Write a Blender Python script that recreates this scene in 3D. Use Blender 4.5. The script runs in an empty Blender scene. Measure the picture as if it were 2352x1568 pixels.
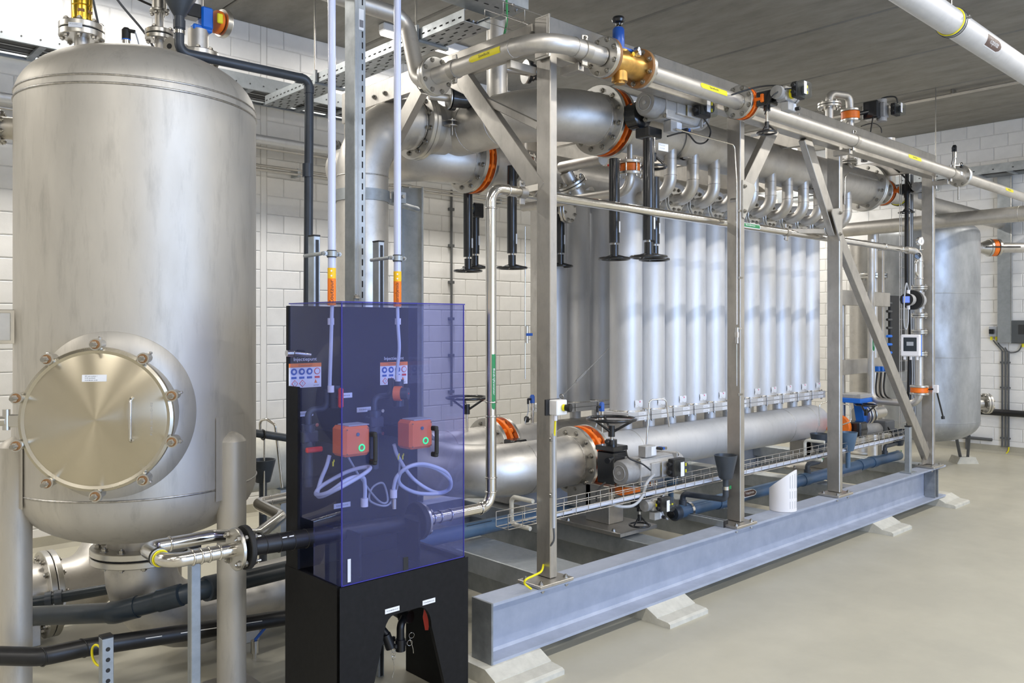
import bpy, math, random
from mathutils import Vector as V, Matrix as M
random.seed(7)
SC = bpy.context.scene
COL = SC.collection
# ---------------------------------------------------------------- camera
FPX, CU, CV, EYE = 1902.0, 1176.0, 745.0, 1.65      # focal length and horizon in pixels of the 2352x1568 frame
YAW = math.atan(2049 / 1902.0)
CA, SA = math.cos(YAW), math.sin(YAW)
cam = bpy.data.cameras.new('camera'); cam.sensor_width = 36; cam.lens = 36 * FPX / 2352
cam.shift_y = (CV - 784) / 2352; cam.clip_start = .05
camo = bpy.data.objects.new('camera', cam); COL.objects.link(camo)
camo.location = (0, 0, EYE); camo.rotation_euler = (math.pi / 2, 0, YAW - math.pi / 2)
SC.camera = camo
SC.view_settings.view_transform = 'Standard'; SC.view_settings.look = 'None'
SC.view_settings.exposure = -0.1; SC.view_settings.gamma = 1; SC.view_settings.use_curve_mapping = False
# ---------------------------------------------------------------- world and lights
W = bpy.data.worlds.new('world'); SC.world = W; W.use_nodes = True
W.node_tree.nodes['Background'].inputs[0].default_value = (.62, .75, 1, 1)
W.node_tree.nodes['Background'].inputs[1].default_value = 1.5
def area(name, loc, rot, sx, sy, power, col):
    l = bpy.data.lights.new(name, 'AREA'); l.shape = 'RECTANGLE'; l.size = sx; l.size_y = sy
    l.energy = power; l.color = col
    o = bpy.data.objects.new(name, l); o.location = loc; o.rotation_euler = rot; COL.objects.link(o)
    return o
# daylight entering through the glazed front of the hall (behind the camera)
area('window_daylight', (3.6, -4.9, 2.2), (math.pi / 2, 0, 0), 4.7, 3.1, 350, (.40, .60, 1))
LAMPS = [(x, y) for y in (6.0, 1.0, -2.6) for x in (-4.22, -1.22, 1.78, 4.78, 7.78, 10.78)]  # back row seen in part; other rows and left lamps added for overall light
for x, y in LAMPS:
    area('lamp_light', (x, y, 4.135), (0, 0, 0), 1.44, .1, 62 if y > 5 else 54, (1, .955, .88))
# ---------------------------------------------------------------- helpers
def at(u, v, X=None, Y=None, Z=None, D=None):
    p = (u - CU) / FPX; q = (CV - v) / FPX
    r = V((CA + p * SA, SA - p * CA, q))
    if X is not None: k = X / r.x
    elif Y is not None: k = Y / r.y
    elif Z is not None: k = (Z - EYE) / r.z
    else: k = D
    return V((r.x * k, r.y * k, EYE + r.z * k))
ex, ey, ez = V((1, 0, 0)), V((0, 1, 0)), V((0, 0, 1))
def frame(ax):
    z = V(ax).normalized()
    ref = ez if abs(z.z) < .9 else ex
    x = ref.cross(z).normalized()
    return x, z.cross(x), z
def fillet(pts, R):
    pts = [V(p) for p in pts]
    if not R or len(pts) < 3: return pts
    out = [pts[0]]
    for i in range(1, len(pts) - 1):
        a, b, c = pts[i - 1], pts[i], pts[i + 1]
        d1 = (a - b); d2 = (c - b); l1, l2 = d1.length, d2.length
        d1.normalize(); d2.normalize()
        th = math.pi - d1.angle(d2)
        if th < .02: out.append(b); continue
        t = min(R * math.tan(th / 2), l1 * .5 if i > 1 else l1 * .98, l2 * .5 if i < len(pts) - 2 else l2 * .98)
        r = t / math.tan(th / 2)
        n = max(3, int(th / .16))
        bis = (d1 + d2).normalized(); cen = b + bis * (r / math.cos(th / 2))
        s = b + d1 * t - cen; axn = s.cross(b + d2 * t - cen).normalized()
        for k in range(n + 1):
            out.append(cen + M.Rotation(th * k / n, 3, axn) @ s)
    out.append(pts[-1])
    return out
def spline(pts, n=6):
    pts = [V(p) for p in pts]; P = [pts[0]] + pts + [pts[-1]]; out = []
    for i in range(1, len(P) - 2):
        a, b, c, d = P[i - 1:i + 3]
        for k in range(n):
            t = k / n
            out.append(.5 * (2 * b + (c - a) * t + (2 * a - 5 * b + 4 * c - d) * t * t + (3 * b - a - 3 * c + d) * t ** 3))
    out.append(pts[-1]); return out
class MB:
    def __init__(s): s.v = []; s.f = []; s.sm = []
    def add(s, vs, fs, smooth=False):
        o = len(s.v); s.v += [tuple(v) for v in vs]
        s.f += [tuple(i + o for i in f) for f in fs]; s.sm += [smooth] * len(fs); return s
    def box(s, c, d, b=0, X=ex, Y=ey, Z=ez):
        c = V(c); h = [x / 2 for x in d]; b = min(b, min(h) * .9)
        if b <= 0:
            vs = [c + X * (h[0] * i) + Y * (h[1] * j) + Z * (h[2] * k) for i in (-1, 1) for j in (-1, 1) for k in (-1, 1)]
            return s.add(vs, [(0, 1, 3, 2), (4, 6, 7, 5), (0, 4, 5, 1), (2, 3, 7, 6), (0, 2, 6, 4), (1, 5, 7, 3)])
        vs = []; ix = {}
        for i in (-1, 1):
            for j in (-1, 1):
                for k in (-1, 1):
                    for a in range(3):
                        q = [i * (h[0] - b), j * (h[1] - b), k * (h[2] - b)]
                        q[a] = (i, j, k)[a] * h[a]
                        ix[i, j, k, a] = len(vs); vs.append(c + X * q[0] + Y * q[1] + Z * q[2])
        fs = []
        for a in range(3):
            o1, o2 = (a + 1) % 3, (a + 2) % 3
            for sgn in (-1, 1):
                def key(p, q, ax=a):
                    t = [0, 0, 0]; t[a] = sgn; t[o1] = p; t[o2] = q; return ix[t[0], t[1], t[2], ax]
                f = [key(-1, -1), key(1, -1), key(1, 1), key(-1, 1)]
                fs.append(tuple(f if sgn > 0 else f[::-1]))
                for q in (-1, 1):      # edge faces between axis a and o1
                    t = lambda p, w: (lambda z: (z.__setitem__(a, sgn), z.__setitem__(o1, p), z.__setitem__(o2, w), z)[3])([0, 0, 0])
                    v1 = t(q, -1); v2 = t(q, 1)
                    f = (ix[(*v1, a)], ix[(*v2, a)], ix[(*v2, o1)], ix[(*v1, o1)])
                    fs.append(f if sgn * q < 0 else f[::-1])
        for i in (-1, 1):
            for j in (-1, 1):
                for k in (-1, 1):
                    f = tuple(ix[i, j, k, a] for a in range(3)); fs.append(f if i * j * k > 0 else f[::-1])
        return s.add(vs, fs)
    def cyl(s, a, b, r, r2=None, n=16, caps=True):
        return s.sweep([V(a), V(b)], r, n, caps, [r, r if r2 is None else r2])
    def sweep(s, pts, r, n=12, caps=True, rad=None):
        pts = [V(p) for p in pts]; T = []
        for i in range(len(pts)):
            d = pts[min(i + 1, len(pts) - 1)] - pts[max(i - 1, 0)]
            T.append(d.normalized())
        x, y, _ = frame(T[0]); vs = []
        for i, p in enumerate(pts):
            if i:
                q = T[i - 1].rotation_difference(T[i]); x = q @ x; y = q @ y
            rr = rad[i] if rad else r
            vs += [p + (x * math.cos(2 * math.pi * k / n) + y * math.sin(2 * math.pi * k / n)) * rr for k in range(n)]
        fs = [(i * n + k, i * n + (k + 1) % n, (i + 1) * n + (k + 1) % n, (i + 1) * n + k) for i in range(len(pts) - 1) for k in range(n)]
        s.add(vs, fs, True)
        if caps:
            s.add(vs[:n], [tuple(range(n))[::-1]]); s.add(vs[-n:], [tuple(range(n))])
        return s
    def lathe(s, o, ax, prof, n=24, closed=False):
        o = V(o); x, y, z = frame(ax); prof = list(prof)
        cs = [(math.cos(2 * math.pi * k / n), math.sin(2 * math.pi * k / n)) for k in range(n)]
        ring = lambda h, r: [o + z * h + (x * c + y * t) * r for c, t in cs]
        runs = [[prof[0]]]
        for i in range(1, len(prof)):
            runs[-1].append(prof[i])
            if i < len(prof) - 1:
                a, b, c = prof[i - 1], prof[i], prof[i + 1]
                d = abs((math.atan2(c[1] - b[1], c[0] - b[0]) - math.atan2(b[1] - a[1], b[0] - a[0]) + math.pi) % (2 * math.pi) - math.pi)
                if d > .6: runs.append([b])
        for run in runs:
            vs = []
            for h, r in run: vs += ring(h, max(r, 1e-5))
            s.add(vs, [(i * n + k, i * n + (k + 1) % n, (i + 1) * n + (k + 1) % n, (i + 1) * n + k) for i in range(len(run) - 1) for k in range(n)], True)
        return s
    def disc(s, c, ax, r, t, n=28, ch=.003, hole=0):          # t measured along ax, centred on c
        if hole: pr = [(-t / 2, hole), (-t / 2, r - ch), (-t / 2 + ch, r), (t / 2 - ch, r), (t / 2, r - ch), (t / 2, hole), (-t / 2, hole)]
        else: pr = [(-t / 2, 0), (-t / 2, r - ch), (-t / 2 + ch, r), (t / 2 - ch, r), (t / 2, r - ch), (t / 2, 0)]
        return s.lathe(c, ax, pr, n)
    def torus(s, c, ax, R, r, n=36, m=8, a0=0, a1=2 * math.pi):
        x, y, z = frame(ax); c = V(c); full = abs(a1 - a0 - 2 * math.pi) < 1e-3
        k = n if full else n + 1
        pts = [c + (x * math.cos(a0 + (a1 - a0) * i / n) + y * math.sin(a0 + (a1 - a0) * i / n)) * R for i in range(k)]
        if not full: return s.sweep(pts, r, m)
        vs = []
        for i in range(n):
            a = 2 * math.pi * i / n; d = x * math.cos(a) + y * math.sin(a)
            vs += [c + d * (R + r * math.cos(2 * math.pi * j / m)) + z * (r * math.sin(2 * math.pi * j / m)) for j in range(m)]
        return s.add(vs, [(i * m + j, ((i + 1) % n) * m + j, ((i + 1) % n) * m + (j + 1) % m, i * m + (j + 1) % m) for i in range(n) for j in range(m)], True)
    def prism(s, poly, o, X, Y, t):                           # polygon in the X,Y plane, thickness t along X x Y, centred
        o = V(o); Z = X.cross(Y).normalized(); n = len(poly)
        lo = [o + X * a + Y * b - Z * (t / 2) for a, b in poly]; hi = [p + Z * t for p in lo]
        s.add(lo + hi, [tuple(range(n))[::-1], tuple(range(n, 2 * n))] + [(i, (i + 1) % n, n + (i + 1) % n, n + i) for i in range(n)])
        return s
    def bar(s, a, b, w, h, up=ez, bev=.002):                  # rectangular bar, w across, h along up
        a, b = V(a), V(b); d = b - a; X = d.normalized(); Y = up.cross(X).normalized(); Z = X.cross(Y)
        return s.box((a + b) / 2, (d.length, w, h), bev, X, Y, Z)
ORG = {}
def org(o):
    return ORG.get(o.name, V((0, 0, 0)))
def mesh_of(name, mb, mat, off):
    me = bpy.data.meshes.new(name); x, y, z = off
    me.from_pydata([(a - x, b - y, c - z) for a, b, c in mb.v], [], mb.f)
    me.polygons.foreach_set('use_smooth', mb.sm); me.materials.append(MAT[mat]); me.update()
    return me
def part(name, mb, mat, parent, label=None):
    o = bpy.data.objects.new(name, mesh_of(name, mb, mat, org(parent))); COL.objects.link(o); o.parent = parent
    ORG[o.name] = org(parent)
    if label: o['label'] = label
    return o
def tag(o, label, cat, group=None):
    o['label'] = label; o['category'] = cat
    if group: o['group'] = group
    return o
def thing(name, label, cat, loc, group=None):
    o = bpy.data.objects.new(name, None); COL.objects.link(o); o.location = loc; o.empty_display_size = .05
    ORG[o.name] = V(loc); return tag(o, label, cat, group)
def single(name, mb, mat, label, cat, group=None):
    zs = [v[2] for v in mb.v]; loc = V((sum(v[0] for v in mb.v) / len(zs), sum(v[1] for v in mb.v) / len(zs), min(zs)))
    o = bpy.data.objects.new(name, mesh_of(name, mb, mat, loc)); COL.objects.link(o); o.location = loc; ORG[o.name] = loc
    return tag(o, label, cat, group)
def struct(name, mb, mat, parent=None):
    o = bpy.data.objects.new(name, mesh_of(name, mb, mat, (0, 0, 0))); COL.objects.link(o); ORG[o.name] = V((0, 0, 0))
    if parent: o.parent = parent
    else: o['kind'] = 'structure'
    return o
def copy_tree(o, parent=None, delta=None):
    c = o.copy(); COL.objects.link(c)
    if parent: c.parent = parent
    if delta is not None: c.location = o.location + V(delta)
    for ch in o.children: copy_tree(ch, c)
    return c
BOLT = {}
def bolt_mesh(sz, mat):
    k = (round(sz, 4), mat)
    if k not in BOLT:
        m = MB(); hexp = [(sz * math.cos(math.pi / 3 * i), sz * math.sin(math.pi / 3 * i)) for i in range(6)]
        m.prism(hexp, (0, 0, sz * .55), ex, ey, sz * .9)
        m.lathe((0, 0, 0), ez, [(0, sz * 1.35), (sz * .14, sz * 1.3), (sz * .14, 0)], 10)
        m.cyl((0, 0, sz * .9), (0, 0, sz * 1.45), sz * .5, n=7)
        BOLT[k] = mesh_of('bolt', m, mat, (0, 0, 0))
    return BOLT[k]
def bolt(parent, pos, ax, sz=.011, mat='bolt'):
    o = bpy.data.objects.new('bolt', bolt_mesh(sz, mat)); COL.objects.link(o); o.parent = parent
    x, y, z = frame(ax)
    R = M((x, y, z)).transposed().to_4x4(); o.matrix_local = M.Translation(V(pos) - org(parent)) @ R
    return o
def ring_bolts(parent, c, ax, rb, n, sz, phase=.5, mat='bolt'):
    x, y, z = frame(ax)
    for i in range(n):
        a = 2 * math.pi * (i + phase) / n
        bolt(parent, V(c) + (x * math.cos(a) + y * math.sin(a)) * rb, ax, sz, mat)
def flange(t, c, ax, r, th, n, bs=.012, side=-1, mat='machined', hole=0, phase=.5):
    ax = V(ax).normalized(); c = V(c)
    f = part('flange', MB().disc(c, ax, r, th, 36, .003, hole), mat, t)
    for sd in ((-1, 1) if side == 0 else (side,)):
        ring_bolts(f, c + ax * (sd * th / 2), ax * sd, r * .83, n, bs, phase)
    return f
def fpair(t, c, ax, r, th, n, bs=.012, gap=.004, mat='machined', phase=.5):      # two bolted flanges and the gasket between
    ax = V(ax).normalized(); c = V(c)
    for sd in (-1, 1): flange(t, c + ax * (sd * (th + gap) / 2), ax, r, th, n, bs, sd, mat, 0, phase)
    part('gasket', MB().disc(c, ax, r * .93, gap * 1.02, 28, .0005), 'rubber', t)
def seams(mb, pts, r, w=.004):
    pts = [V(p) for p in pts]
    return mb
def weld(t, c, ax, r, w=.003):
    return part('weld_seam', MB().torus(c, ax, r, w, 32, 6), 'weld', t)
def tube(t, pts, r, R=0, mat='steel', n=24, name='tube', caps=True):
    return part(name, MB().sweep(fillet(pts, R), r, n, caps), mat, t)
def handwheel(t, c, ax, R, rt=.008, dish=.05, mat='black', hub=.018, hublen=.06):
    x, y, z = frame(ax); c = V(c)
    w = part('handwheel', MB().torus(c, ax, R, rt, 40, 10), mat, t)
    part('hub', MB().cyl(c - z * dish - z * hublen * .5, c - z * dish + z * hublen * .5, hub, n=14), mat, w)
    for i in range(3):
        a = 2 * math.pi * i / 3 + .5; d = x * math.cos(a) + y * math.sin(a)
        part('spoke', MB().cyl(c - z * dish + d * hub * .8, c + d * (R - rt * .3), rt * .8, n=8), mat, w)
    return w
# ---------------------------------------------------------------- lettering (font outlines turned into flat meshes)
TXT = {}
def prep_text(words):
    obs = []
    for w in words:
        cu = bpy.data.curves.new('lettering', 'FONT'); cu.body = w; cu.size = 1; cu.resolution_u = 3
        o = bpy.data.objects.new('lettering', cu); COL.objects.link(o); obs.append((w, o, cu))
    bpy.context.view_layer.update(); dg = bpy.context.evaluated_depsgraph_get()
    for w, o, cu in obs:
        me = bpy.data.meshes.new_from_object(o.evaluated_get(dg))
        vs = [tuple(v.co) for v in me.vertices]; fs = [tuple(p.vertices) for p in me.polygons]
        xs = [v[0] for v in vs]; ys = [v[1] for v in vs]
        cx, cy = (min(xs) + max(xs)) / 2, (min(ys) + max(ys)) / 2
        TXT[w] = ([(x - cx, y - cy) for x, y, z in vs], fs, max(xs) - min(xs), max(ys) - min(ys))
        bpy.data.objects.remove(o); bpy.data.curves.remove(cu); bpy.data.meshes.remove(me)
prep_text(['Spoellucht', 'Bedrijfswater', 'Vuilspoelwater', 'Zoutzuur', 'Waterstofperoxide', 'Injectiepunt', 'CE', 'ALTOP',
           'MF unit module 1', 'D-02 spoeltank', 'P134-28-301-D-02', 'P134-28-E01-H-22', 'P134-28-E01-A-22', 'P134-28-E01-A-21', 'x', 'T', '!',
           'MF unit module', 'P134-28', 'ON', '12.4'])
def text_mb(s, h, fn, width=None):
    vs, fs, w, hh = TXT[s]; k = h
    kx = k if width is None else width / w
    return MB().add([fn(x * kx, y * k) for x, y in vs], fs)
def pipe_label(t, c, ax, out, r, L, H, bg, text=None, tc='ink', tw=None, arrow=0, th=None, edge=None):
    ax = V(ax).normalized(); out = V(out); out = (out - ax * out.dot(ax)).normalized(); up = out.cross(ax); c = V(c)
    def fn(e):
        return lambda x, y: c + ax * x + (out * math.cos(y / r) + up * math.sin(y / r)) * (r + e)
    def strip(e, L, H):
        f = fn(e); m = MB(); xs = [-L / 2, L / 2]; hs = [1, 1]
        if arrow == -1: xs = [-L / 2, -L / 2 + H * .25, -L / 2 + H * .7, L / 2]; hs = [.25, .7, 1, 1]
        if arrow == 1: xs = [-L / 2, L / 2 - H * .7, L / 2 - H * .25, L / 2]; hs = [1, 1, .7, .25]
        n = max(6, int(H / r / .2)); vs = [f(x, H * hs[i] * (j / n - .5)) for i, x in enumerate(xs) for j in range(n + 1)]
        return m.add(vs, [(i * (n + 1) + j, (i + 1) * (n + 1) + j, (i + 1) * (n + 1) + j + 1, i * (n + 1) + j + 1) for i in range(len(xs) - 1) for j in range(n)], True)
    o = part('label_sticker', strip(.0012, L, H), bg, t)
    if edge: part('label_border', strip(.0006, L + .012, H + .012), edge, o)
    if text: part('lettering', text_mb(text, th or H * .62, fn(.002), tw or L * .42), tc, o)
    return o
def flat_label(t, c, X, Y, w, h, bg, texts=(), th=.0016, name='label_sticker'):
    X = V(X).normalized(); Y = V(Y).normalized(); Z = X.cross(Y); c = V(c)
    o = part(name, MB().box(c, (w, h, th), 0, X, Y, Z), bg, t)
    for s, x, y, hh, ww, col in texts:
        part('lettering', text_mb(s, hh, lambda a, b: c + X * (x + a) + Y * (y + b) + Z * (th / 2 + .0006), ww), col, o)
    return o
# ---------------------------------------------------------------- materials
MAT = {}
def mat(key, col, rough=.5, metal=0, var=.0, scale=8, stretch=(1, 1, 1), bump=0, bscale=60, rvar=0, coat=0, col2=None, spec=.5, emit=0, contrast=(.35, .65), rnd=0, streak=None, aniso=0):
    m = bpy.data.materials.new(key); m.use_nodes = True; nt = m.node_tree; b = nt.nodes['Principled BSDF']; L = nt.links.new
    b.inputs['Base Color'].default_value = (*col, 1); b.inputs['Roughness'].default_value = rough; b.inputs['Metallic'].default_value = metal
    b.inputs['Specular IOR Level'].default_value = spec
    if coat: b.inputs['Coat Weight'].default_value = coat
    if emit:
        b.inputs['Emission Color'].default_value = (*col, 1); b.inputs['Emission Strength'].default_value = emit
    tc = nt.nodes.new('ShaderNodeTexCoord'); mp = nt.nodes.new('ShaderNodeMapping'); mp.inputs['Scale'].default_value = stretch
    L(tc.outputs['Object'], mp.inputs[0])
    if var or rvar or col2:
        nz = nt.nodes.new('ShaderNodeTexNoise'); nz.inputs['Scale'].default_value = scale; nz.inputs['Detail'].default_value = 6
        nz.inputs['Roughness'].default_value = .62
        L(mp.outputs[0], nz.inputs['Vector'])
        mr = nt.nodes.new('ShaderNodeMapRange'); mr.inputs[1].default_value = contrast[0]; mr.inputs[2].default_value = contrast[1]
        L(nz.outputs[0], mr.inputs[0])
        c2 = col2 or tuple(max(0, c * (1 - var)) for c in col); c1 = col if col2 else tuple(min(1, c * (1 + var * .5)) for c in col)
        mx = nt.nodes.new('ShaderNodeMix'); mx.data_type = 'RGBA'; mx.inputs[6].default_value = (*c1, 1); mx.inputs[7].default_value = (*c2, 1)
        L(mr.outputs[0], mx.inputs[0]); src = mx.outputs[2]
        if rnd:
            oi = nt.nodes.new('ShaderNodeObjectInfo'); r2 = nt.nodes.new('ShaderNodeMapRange'); r2.inputs[3].default_value = 1 - rnd; r2.inputs[4].default_value = 1
            L(oi.outputs['Random'], r2.inputs[0]); m2 = nt.nodes.new('ShaderNodeMix'); m2.data_type = 'RGBA'; m2.blend_type = 'MULTIPLY'; m2.inputs[0].default_value = 1
            L(src, m2.inputs[6]); L(r2.outputs[0], m2.inputs[7]); src = m2.outputs[2]
        if streak:
            sm = nt.nodes.new('ShaderNodeMapping'); sm.inputs['Scale'].default_value = streak[1]; L(tc.outputs['Object'], sm.inputs[0])
            sn = nt.nodes.new('ShaderNodeTexNoise'); sn.inputs['Scale'].default_value = streak[0]; sn.inputs['Detail'].default_value = 8; sn.inputs['Roughness'].default_value = .7; L(sm.outputs[0], sn.inputs['Vector'])
            s2 = nt.nodes.new('ShaderNodeMapRange'); s2.inputs[1].default_value = .52; s2.inputs[2].default_value = .72; s2.inputs[3].default_value = 1; s2.inputs[4].default_value = 1 - streak[2]; L(sn.outputs[0], s2.inputs[0])
            m3 = nt.nodes.new('ShaderNodeMix'); m3.data_type = 'RGBA'; m3.blend_type = 'MULTIPLY'; m3.inputs[0].default_value = 1; L(src, m3.inputs[6]); L(s2.outputs[0], m3.inputs[7]); src = m3.outputs[2]
        L(src, b.inputs['Base Color'])
        if rvar:
            rr = nt.nodes.new('ShaderNodeMapRange'); rr.inputs[3].default_value = max(.03, rough - rvar); rr.inputs[4].default_value = min(1, rough + rvar)
            L(mr.outputs[0], rr.inputs[0]); L(rr.outputs[0], b.inputs['Roughness'])
    if bump:
        n2 = nt.nodes.new('ShaderNodeTexNoise'); n2.inputs['Scale'].default_value = bscale; n2.inputs['Detail'].default_value = 3
        L(mp.outputs[0], n2.inputs['Vector'])
        bp = nt.nodes.new('ShaderNodeBump'); bp.inputs['Strength'].default_value = bump; bp.inputs['Distance'].default_value = .004
        L(n2.outputs[0], bp.inputs['Height']); L(bp.outputs[0], b.inputs['Normal'])
    if aniso:
        b.inputs['Anisotropic'].default_value = aniso; b.inputs['Anisotropic Rotation'].default_value = .25; tg = nt.nodes.new('ShaderNodeTangent'); tg.direction_type = 'RADIAL'; tg.axis = 'Z'; L(tg.outputs[0], b.inputs['Tangent'])
    MAT[key] = m; return m
mat('steel', (.63, .605, .565), .46, .88, .10, 4, rvar=.05, streak=(14, (1, 1, 1), .14), bump=.03, bscale=120)
mat('tank_steel', (.58, .55, .495), .52, .58, .10, 3, (1, 1, .35), rvar=.04, streak=(16, (1, 1, .18), .2), bump=.02, bscale=40)
mat('vessel', (.69, .70, .72), .53, .6, .06, 4, (1, 1, .4), rvar=.03, streak=(20, (1, 1, .2), .1))
mat('frame_steel', (.54, .515, .475), .42, .95, .14, 5, rvar=.05, streak=(18, (1, 1, .25), .2))
mat('machined', (.62, .605, .57), .34, 1, .05, 12)
mat('bright', (.73, .71, .67), .17, 1, .08, 10, rvar=.04)
mat('cover_steel', (.56, .52, .43), .28, 1, .05, 3, rvar=.03)
mat('spun_steel', (.60, .545, .43), .33, 1, .05, 3, rvar=.02, aniso=.85)
mat('bolt', (.40, .385, .355), .32, 1)
mat('weld', (.55, .53, .5), .38, 1, .3, 60)
mat('galv', (.46, .49, .51), .45, .7, .22, 9, rvar=.09, col2=(.35, .375, .39))
mat('skid', (.43, .475, .58), .5, .2, .2, 6, col2=(.355, .395, .49), rvar=.08)  # blue in the base colour stands in for cool daylight on the beam
mat('skid_dark', (.26, .28, .30), .5, .3, .25, 10)
mat('grey_tank', (.50, .52, .54), .48, .6, .22, 4, (1, 1, .5), rvar=.08, col2=(.33, .345, .36))
mat('black', (.012, .013, .015), .25, 0, coat=.4)
mat('black_matt', (.012, .012, .013), .55)
mat('rubber', (.014, .014, .014), .7)
mat('cabinet', (.009, .009, .010), .5, spec=.2, var=.25, scale=40, bump=.04, bscale=400)
mat('orange', (.95, .20, .012), .42, var=.15, scale=20)
mat('orange_box', (.95, .20, .03), .4)
mat('red', (.75, .035, .02), .38)
mat('bronze', (.62, .36, .10), .36, .85, .25, 15)
mat('gold', (.70, .46, .06), .22, 1, .1, 10)
mat('brown', (.30, .15, .055), .5, .2, .2, 14)
mat('blue', (.02, .10, .42), .38, coat=.2)
mat('blue_bright', (.01, .17, .72), .38)
mat('actuator', (.46, .455, .45), .5, .25, .08, 30)
mat('actuator_dark', (.34, .335, .33), .55, .2, .1, 30)
mat('white', (.86, .86, .86), .45)
mat('white_plastic', (.84, .82, .83), .42)
mat('label', (.80, .82, .86), .5)
mat('ink', (.02, .02, .025), .6)
mat('ink_grey', (.2, .2, .22), .6)
mat('ink_white', (.85, .85, .85), .6)
mat('yellow', (.85, .75, .01), .5)
mat('yellow_orange', (.95, .55, .01), .5)
mat('label_orange', (.95, .22, .01), .5)
mat('green', (.02, .24, .07), .5)
mat('label_brown', (.09, .045, .035), .5)
mat('pink', (.75, .2, .35), .5)
mat('pvc', (.045, .055, .07), .38, var=.15, scale=14)
mat('pvc_blue', (.075, .135, .215), .35, var=.15, scale=10)
mat('pvc_teal', (.022, .032, .042), .33, var=.2, scale=8)
mat('pe', (.012, .012, .013), .38, var=.2, scale=30)
mat('conduit', (.10, .105, .11), .5)
mat('cable_grey', (.42, .44, .47), .5)
mat('cable_black', (.01, .01, .011), .45)
mat('tube_white', (.55, .60, .80), .25, coat=.3)
mat('hose', (.62, .66, .76), .35)
mat('wire', (.60, .575, .54), .35, 1)
mat('screen', (.03, .04, .05), .2)
mat('led_green', (.02, .9, .22), .4, emit=1.6)
mat('screen_blue', (.18, .28, .85), .3, emit=.5)
mat('lamp_diffuser', (1, .96, .9), .5, emit=6)
mat('lamp_body', (.8, .8, .8), .5)
mat('block', (.88, .87, .85), .75, 0, .05, 6, bump=.12, bscale=70, rnd=.05)
mat('mortar', (.70, .69, .67), .85, 0, .08, 20)
mat('grey_plaster', (.70, .68, .64), .8)
mat('plaster', (.86, .85, .825), .8)
mat('concrete', (.27, .258, .232), .85, 0, .3, 3.0, (2.2, .8, 1), bump=.25, bscale=18, col2=(.205, .195, .175), streak=(9, (2, 1, 1), .12))
mat('epoxy', (.50, .475, .385), .42, 0, .1, 1.6, bump=.05, bscale=180, rvar=.06, col2=(.44, .42, .345))
mat('plinth', (.60, .585, .515), .7, 0, .12, 14, bump=.2, bscale=60)
mat('skirt', (.40, .375, .30), .6, 0, .1, 5)
mat('hole_shade', (.03, .03, .03), .8)  # dark discs and strips painted for the shade inside holes and slots
def glassy(key, tint, gloss=1.0, haze=.06, hcol=(.35, .4, .8), rough=.0):
    m = bpy.data.materials.new(key); m.use_nodes = True; nt = m.node_tree; nt.nodes.remove(nt.nodes['Principled BSDF']); L = nt.links.new
    tr = nt.nodes.new('ShaderNodeBsdfTransparent'); tr.inputs[0].default_value = (*tint, 1)
    gl = nt.nodes.new('ShaderNodeBsdfGlossy'); gl.inputs['Roughness'].default_value = rough
    df = nt.nodes.new('ShaderNodeBsdfDiffuse'); df.inputs[0].default_value = (*hcol, 1)
    m1 = nt.nodes.new('ShaderNodeMixShader'); m1.inputs[0].default_value = haze; L(tr.outputs[0], m1.inputs[1]); L(df.outputs[0], m1.inputs[2])
    fr = nt.nodes.new('ShaderNodeFresnel'); fr.inputs[0].default_value = 1.45
    m2 = nt.nodes.new('ShaderNodeMixShader'); ge = nt.nodes.new('ShaderNodeNewGeometry'); mu = nt.nodes.new('ShaderNodeMath'); mu.operation = 'MULTIPLY'; iv = nt.nodes.new('ShaderNodeMath'); iv.operation = 'SUBTRACT'; iv.inputs[0].default_value = 1
    L(ge.outputs['Backfacing'], iv.inputs[1]); L(fr.outputs[0], mu.inputs[0]); L(iv.outputs[0], mu.inputs[1])
    L(mu.outputs[0], m2.inputs[0]); L(m1.outputs[0], m2.inputs[1]); L(gl.outputs[0], m2.inputs[2])
    L(m2.outputs[0], nt.nodes['Material Output'].inputs[0]); MAT[key] = m
glassy('acrylic', (.83, .85, .975), haze=.05, hcol=(.30, .35, .85))
glassy('acrylic_edge', (.10, .10, .55), haze=.5, hcol=(.08, .08, .5))
glassy('clear', (.86, .88, .88), haze=.04, hcol=(.6, .6, .6))
glassy('pane', (.95, .97, 1), haze=.0)
# ---------------------------------------------------------------- the room
YB, XR, XL, YF, ZC = 6.78, 11.8, -7.0, -5.0, 4.25
struct('floor', MB().box(((XL + XR) / 2, (YF + YB) / 2, -.06), (XR - XL + .4, YB - YF + .4, .12)), 'epoxy')
ceil = struct('ceiling', MB().box(((XL + XR) / 2, (YF + YB) / 2, ZC + .26), (XR - XL + .4, YB - YF + .4, .12)), 'concrete')
x = 5.59 - 1.34 * 10
slab = MB().box((0, 0, 0), (1.326, YB - YF + .3, .2), .016); slab_me = mesh_of('concrete_slab', slab, 'concrete', (0, 0, 0))
while x < XR:
    o = bpy.data.objects.new('concrete_slab', slab_me); COL.objects.link(o); o.parent = ceil
    o.location = (x + .67, (YF + YB) / 2, ZC + .1); x += 1.34
wb = struct('wall_back', MB().box(((XL + XR) / 2, YB + .1, ZC / 2), (XR - XL + .4, .2, ZC)), 'mortar')
wr = struct('wall_right', MB().box((XR + .1, (YF + YB) / 2, ZC / 2), (.2, YB - YF, ZC)), 'mortar')
struct('wall_left', MB().box((XL - .1, (YF + YB) / 2, ZC / 2), (.2, YB - YF, ZC)), 'grey_plaster')
m = MB(); m.box(((XL + 1.2) / 2, YF - .1, ZC / 2), (1.2 - XL, .2, ZC)); m.box((6.0 + 2.9, YF - .1, ZC / 2), (5.8, .2, ZC))
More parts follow.
